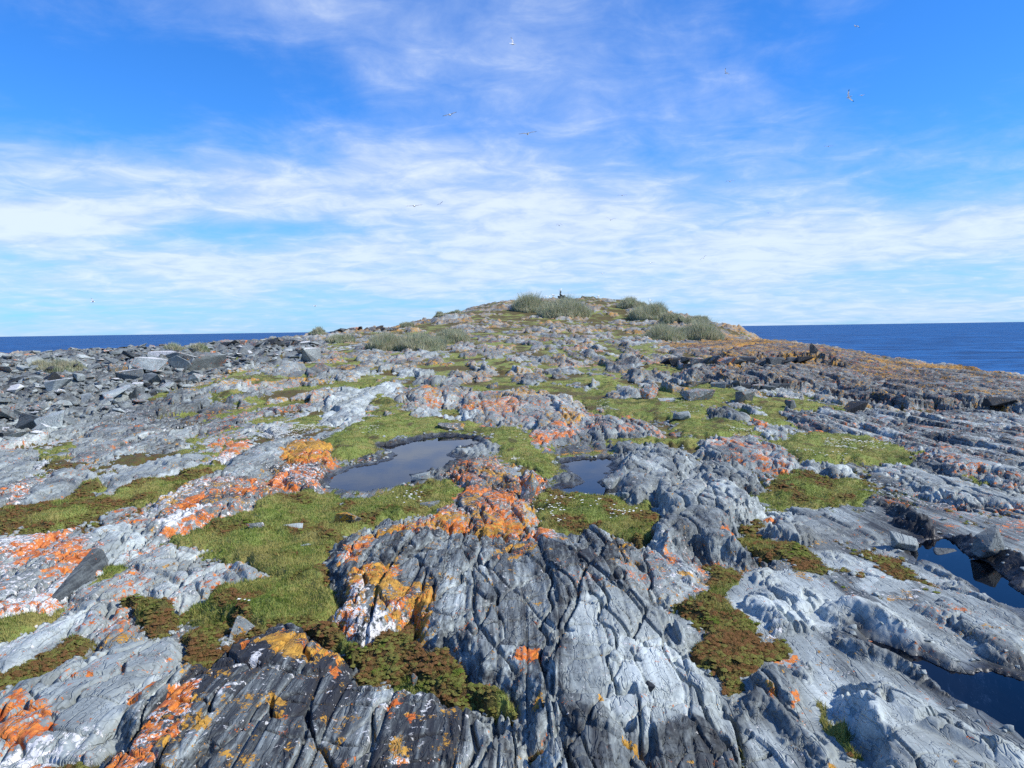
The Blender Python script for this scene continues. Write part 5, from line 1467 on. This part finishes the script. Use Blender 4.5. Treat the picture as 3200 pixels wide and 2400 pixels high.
# ------------------------------------------------------------------ gulls
m, N = new_mat('gull_white'); finish(N, (.88, .88, .86), .7); M_GW = m
m, N = new_mat('gull_grey')
gd = N.node('ShaderNodeBsdfDiffuse', {'Color': (.62, .63, .65, 1)}); gt_ = N.node('ShaderNodeBsdfTranslucent', {'Color': (.85, .85, .84, 1)})
N.node('ShaderNodeOutputMaterial', {0: N.node('ShaderNodeMixShader', {0: .45, 1: gd.outputs[0], 2: gt_.outputs[0]}).outputs[0]}); M_GG = m
m, N = new_mat('gull_black'); finish(N, (.03, .03, .035), .7); M_GB = m
m, N = new_mat('gull_bill'); finish(N, (.65, .42, .04), .5); M_GY = m


def body_mesh(standing):
    prof = [(-.30, .012, 0), (-.22, .035, .0), (-.10, .066, .0), (.02, .078, -.005), (.12, .068, .0), (.19, .046, .018), (.235, .044, .032), (.275, .036, .036), (.30, .012, .034)]
    if standing:
        prof = [(-.30, .012, -.06), (-.22, .036, -.035), (-.10, .07, -.01), (.02, .082, .01), (.11, .072, .045), (.15, .052, .095), (.175, .046, .13), (.215, .038, .14), (.245, .012, .135)]
    v, f = [], []
    K_ = 10
    for x, r_, z in prof:
        for k in range(K_):
            a = 2 * math.pi * k / K_
            v.append((x, r_ * math.cos(a), z + r_ * math.sin(a) * .95))
    for j in range(len(prof) - 1):
        for k in range(K_):
            f.append((j * K_ + k, j * K_ + (k + 1) % K_, (j + 1) * K_ + (k + 1) % K_, (j + 1) * K_ + k))
    f.append(tuple(range(K_))); f.append(tuple(reversed(range((len(prof) - 1) * K_, len(prof) * K_))))
    # tail fan
    b = len(v)
    zt = -.06 if standing else 0
    v += [(-.26, .03, zt + .01), (-.26, -.03, zt + .01), (-.40, -.06, zt - .004), (-.40, .06, zt - .004), (-.26, .03, zt - .008), (-.26, -.03, zt - .008), (-.40, -.06, zt - .012), (-.40, .06, zt - .012)]
    f += [(b, b + 1, b + 2, b + 3), (b + 7, b + 6, b + 5, b + 4), (b + 3, b + 2, b + 6, b + 7), (b, b + 3, b + 7, b + 4), (b + 1, b + 5, b + 6, b + 2)]
    me = bpy.data.meshes.new('body'); me.from_pydata(v, [], f)
    me.polygons.foreach_set('use_smooth', np.ones(len(me.polygons), bool))
    me.materials.append(M_GW)
    return me


def loft(name, rings, mat):
    n = len(rings[0]); v = [p for r_ in rings for p in r_]; f = []
    for j in range(len(rings) - 1):
        for k in range(n):
            f.append((j * n + k, j * n + (k + 1) % n, (j + 1) * n + (k + 1) % n, (j + 1) * n + k))
    f.append(tuple(reversed(range(n)))); f.append(tuple(range((len(rings) - 1) * n, len(rings) * n)))
    me = bpy.data.meshes.new(name); me.from_pydata(v, [], f); me.materials.append(mat)
    return me


def wing_meshes(side, a1, a2):
    """inner wing raised by a1, hand by a2"""
    def ring(s_, xl, xt, ang1, ang2, th):
        if s_ <= .30:
            y, z = s_ * math.cos(ang1), s_ * math.sin(ang1)
        else:
            y = .30 * math.cos(ang1) + (s_ - .30) * math.cos(ang2); z = .30 * math.sin(ang1) + (s_ - .30) * math.sin(ang2)
        y = (y + .04) * side; z += .03
        return [(xl, y, z), ((xl + xt) / 2, y, z + th), (xt, y, z), ((xl + xt) / 2, y, z - th * .4)]
    R1 = [ring(.0, .13, -.10, a1, a2, .016), ring(.15, .15, -.07, a1, a2, .014), ring(.30, .17, -.04, a1, a2, .012), ring(.42, .13, -.06, a1, a2, .009), ring(.54, .06, -.08, a1, a2, .007)]
    R2 = [ring(.54, .06, -.08, a1, a2, .007), ring(.63, -.01, -.10, a1, a2, .005), ring(.70, -.09, -.12, a1, a2, .003)]
    return loft('wing', R1, M_GG), loft('wing_tip', R2, M_GB)


BODY_F, BODY_S = body_mesh(False), body_mesh(True)
BILL = loft('bill', [[(.0, .014, .012), (.0, -.014, .012), (.0, -.012, -.012), (.0, .012, -.012)], [(.06, .004, .0), (.06, -.004, .0), (.06, -.004, -.010), (.06, .004, -.010)]], M_GY)


def child(name, me, par, loc=(0, 0, 0)):
    o = bpy.data.objects.new(name, me); COL.objects.link(o); o.parent = par; o.location = loc
    return o


FLY = [  # picture x, y, span in picture units, heading (deg, 0 = flying right), bank, wing angles, label
    (1107, 95, 20, 35, 50, 35, 20, 'gull with raised dark-tipped wing high above the left of the summit'),
    (1849, 57, 12, 100, 10, 30, -40, 'topmost gull near the upper right corner'),
    (1568, 158, 13, 120, 40, 45, 30, 'gull in the upper sky right of centre, wings folded up'),
    (1833, 210, 20, 110, 60, 35, 20, 'gull banking with a black wing tip, larger of the close pair at upper right'),
    (1861, 206, 12, 30, 10, 10, 0, 'small grey gull just right of the banking one at upper right'),
    (972, 248, 23, 80, -12, 12, -6, 'gull gliding on level wings high left of the summit'),
    (1140, 289, 28, 95, -8, 14, -8, 'gull gliding with widest spread wings above the summit'),
    (1790, 316, 13, 80, 0, 4, 0, 'faint white gull edge-on in the clear blue at the right'),
    (1577, 392, 17, 75, -5, 26, -30, 'dark winged gull where blue sky meets the cloud right of centre'),
    (1344, 422, 15, 85, 0, 4, -2, 'faint white gull in the bright cloud above the summit'),
    (895, 445, 26, 85, -3, 4, -2, 'white gull gliding at the left in the cloud bank, left of a close pair'),
    (951, 440, 12, 60, -22, 12, 0, 'small tilted gull in the cloud bank, right of a close pair'),
    (1319, 475, 17, 80, 12, 35, 5, 'gull with wings in a shallow vee in the white cloud'),
    (1208, 487, 16, 90, -6, 48, -45, 'gull with wings arched like an m in the white cloud'),
    (1660, 460, 8, 80, 0, 25, -20, 'tiny gull far off in the cloud at the right'),
    (1520, 557, 15, 70, -35, 20, -18, 'gull leaning steeply with hooked wings low in the cloud'),
    (1405, 568, 16, 60, 0, 4, 2, 'pale gull low in the sky right of the summit'),
    (1301, 591, 15, 80, 8, 28, -30, 'lowest dark-winged gull just above the summit'),
    (200, 652, 11, 40, 20, 40, 20, 'lone gull low over the left horizon'),
    (680, 661, 8, 40, 0, 10, 0, 'tiny white gull low over the left shoulder of the hill'),
    (1405, 649, 16, 60, 25, 40, -30, 'white gull landing at the grass on the right of the summit'),
]
for vx_, vy_, span, hd, bank_, a1, a2, lab in FLY:
    D_ = 1.42 / span * FPX * .75
    if vy_ > 640:
        D_ = min(D_, 125)
    rt, rz = ray(vx_, vy_)
    L_ = math.sqrt(1 + rt * rt + rz * rz)
    loc = Vector((rt, 1, rz)) * (D_ / L_) + Vector((0, 0, EYE))
    e = bpy.data.objects.new('gull', None); COL.objects.link(e)
    e.location = loc
    e.rotation_euler = Euler((R(bank_), 0, R(hd)), 'XYZ')
    tag(e, lab, 'gull', 'gulls in flight')
    b_o = child('body', BODY_F, e)
    child('bill', BILL, b_o, (.29, 0, .03))
    for sd_ in (1, -1):
        w1_, w2_ = wing_meshes(sd_, R(a1), R(a2))
        wo = child('wing', w1_, e)
        child('wing_tip', w2_, wo)


def leg_mesh():
    return loft('leg', [[(.01, .008, 0), (-.01, .008, 0), (-.01, -.008, 0), (.01, -.008, 0)], [(.008, .006, .16), (-.008, .006, .16), (-.008, -.006, .16), (.008, -.006, .16)]], M_GY)


LEG = leg_mesh()
FOLD = {}
for sd_ in (1, -1):
    FOLD[sd_] = loft('wing', [[(.13, .055 * sd_, .06), (.12, .075 * sd_, .03), (.12, .07 * sd_, .0), (.13, .05 * sd_, .03)],
                              [(-.05, .075 * sd_, .05), (-.05, .092 * sd_, .01), (-.05, .08 * sd_, -.03), (-.05, .06 * sd_, .0)],
                              [(-.30, .03 * sd_, -.02), (-.30, .045 * sd_, -.035), (-.30, .04 * sd_, -.05), (-.30, .025 * sd_, -.04)]], M_GG)


def standing_gull(loc, hd, lab, sc=1.0):
    e = bpy.data.objects.new('gull', None); COL.objects.link(e)
    e.location = loc; e.rotation_euler = (0, 0, R(hd)); e.scale = (sc, sc, sc)
    tag(e, lab, 'gull', 'gulls standing on the summit')
    b_o = child('body', BODY_S, e, (0, 0, .22))
    child('bill', BILL, b_o, (.235, 0, .135))
    for sd_ in (1, -1):
        child('wing', FOLD[sd_], e, (0, 0, .22))
        child('leg', LEG, e, (0, .03 * sd_, 0))


def crest(vx_, dmin=60):
    """skyline of the finished ground in one picture column"""
    ys = np.linspace(dmin, 150, 400)
    rt, _ = ray(vx_, 645)
    z = gz(rt * ys, ys)
    k = np.argmax((z - EYE) / ys)
    return Vector((rt * ys[k], ys[k], float(z[k])))


for vx_, hd, lab in [(1179, 20, 'leftmost gull standing on the summit skyline'), (1187, 70, 'second of three gulls standing left of the cairn'), (1195, 200, 'gull standing nearest to the cairn on its left'),
                     (1262, 150, 'gull standing on the bare rock right of the cairn'), (1292, 30, 'gull standing low beside the strip of summit grass')]:
    p = crest(vx_)
    standing_gull(p, hd, lab, 1.15)

# ------------------------------------------------------------------ summit cairn with its perching gull
p = crest(1213)
e = bpy.data.objects.new('cairn', None); COL.objects.link(e); e.location = p
tag(e, 'dark stone cairn with a slim pillar on the summit', 'cairn')
cr_ = random.Random(4)
for k, (x, y, z, w_, h_) in enumerate([(-.30, 0, -.1, .6, .42), (.28, .05, -.1, .7, .40), (.75, 0, -.1, .5, .26), (0, .1, .22, .62, .28), (.35, 0, .2, .5, .22), (-.15, .05, .42, .42, .26), (-.14, .05, .64, .34, .24), (-.15, .05, .84, .30, .22)]):
    me = rock_mesh(700 + k, 11, .85, .4); me.materials.append(M_DARK)
    o = child('stone', me, e, (x, y, z)); o.scale = (w_, w_ * .8, h_ * 1.1); o.rotation_euler = (0, 0, cr_.uniform(-.5, .5))
standing_gull(p + Vector((-.15, .05, 1.06)), 30, 'gull perched on top of the summit cairn', 1.15)
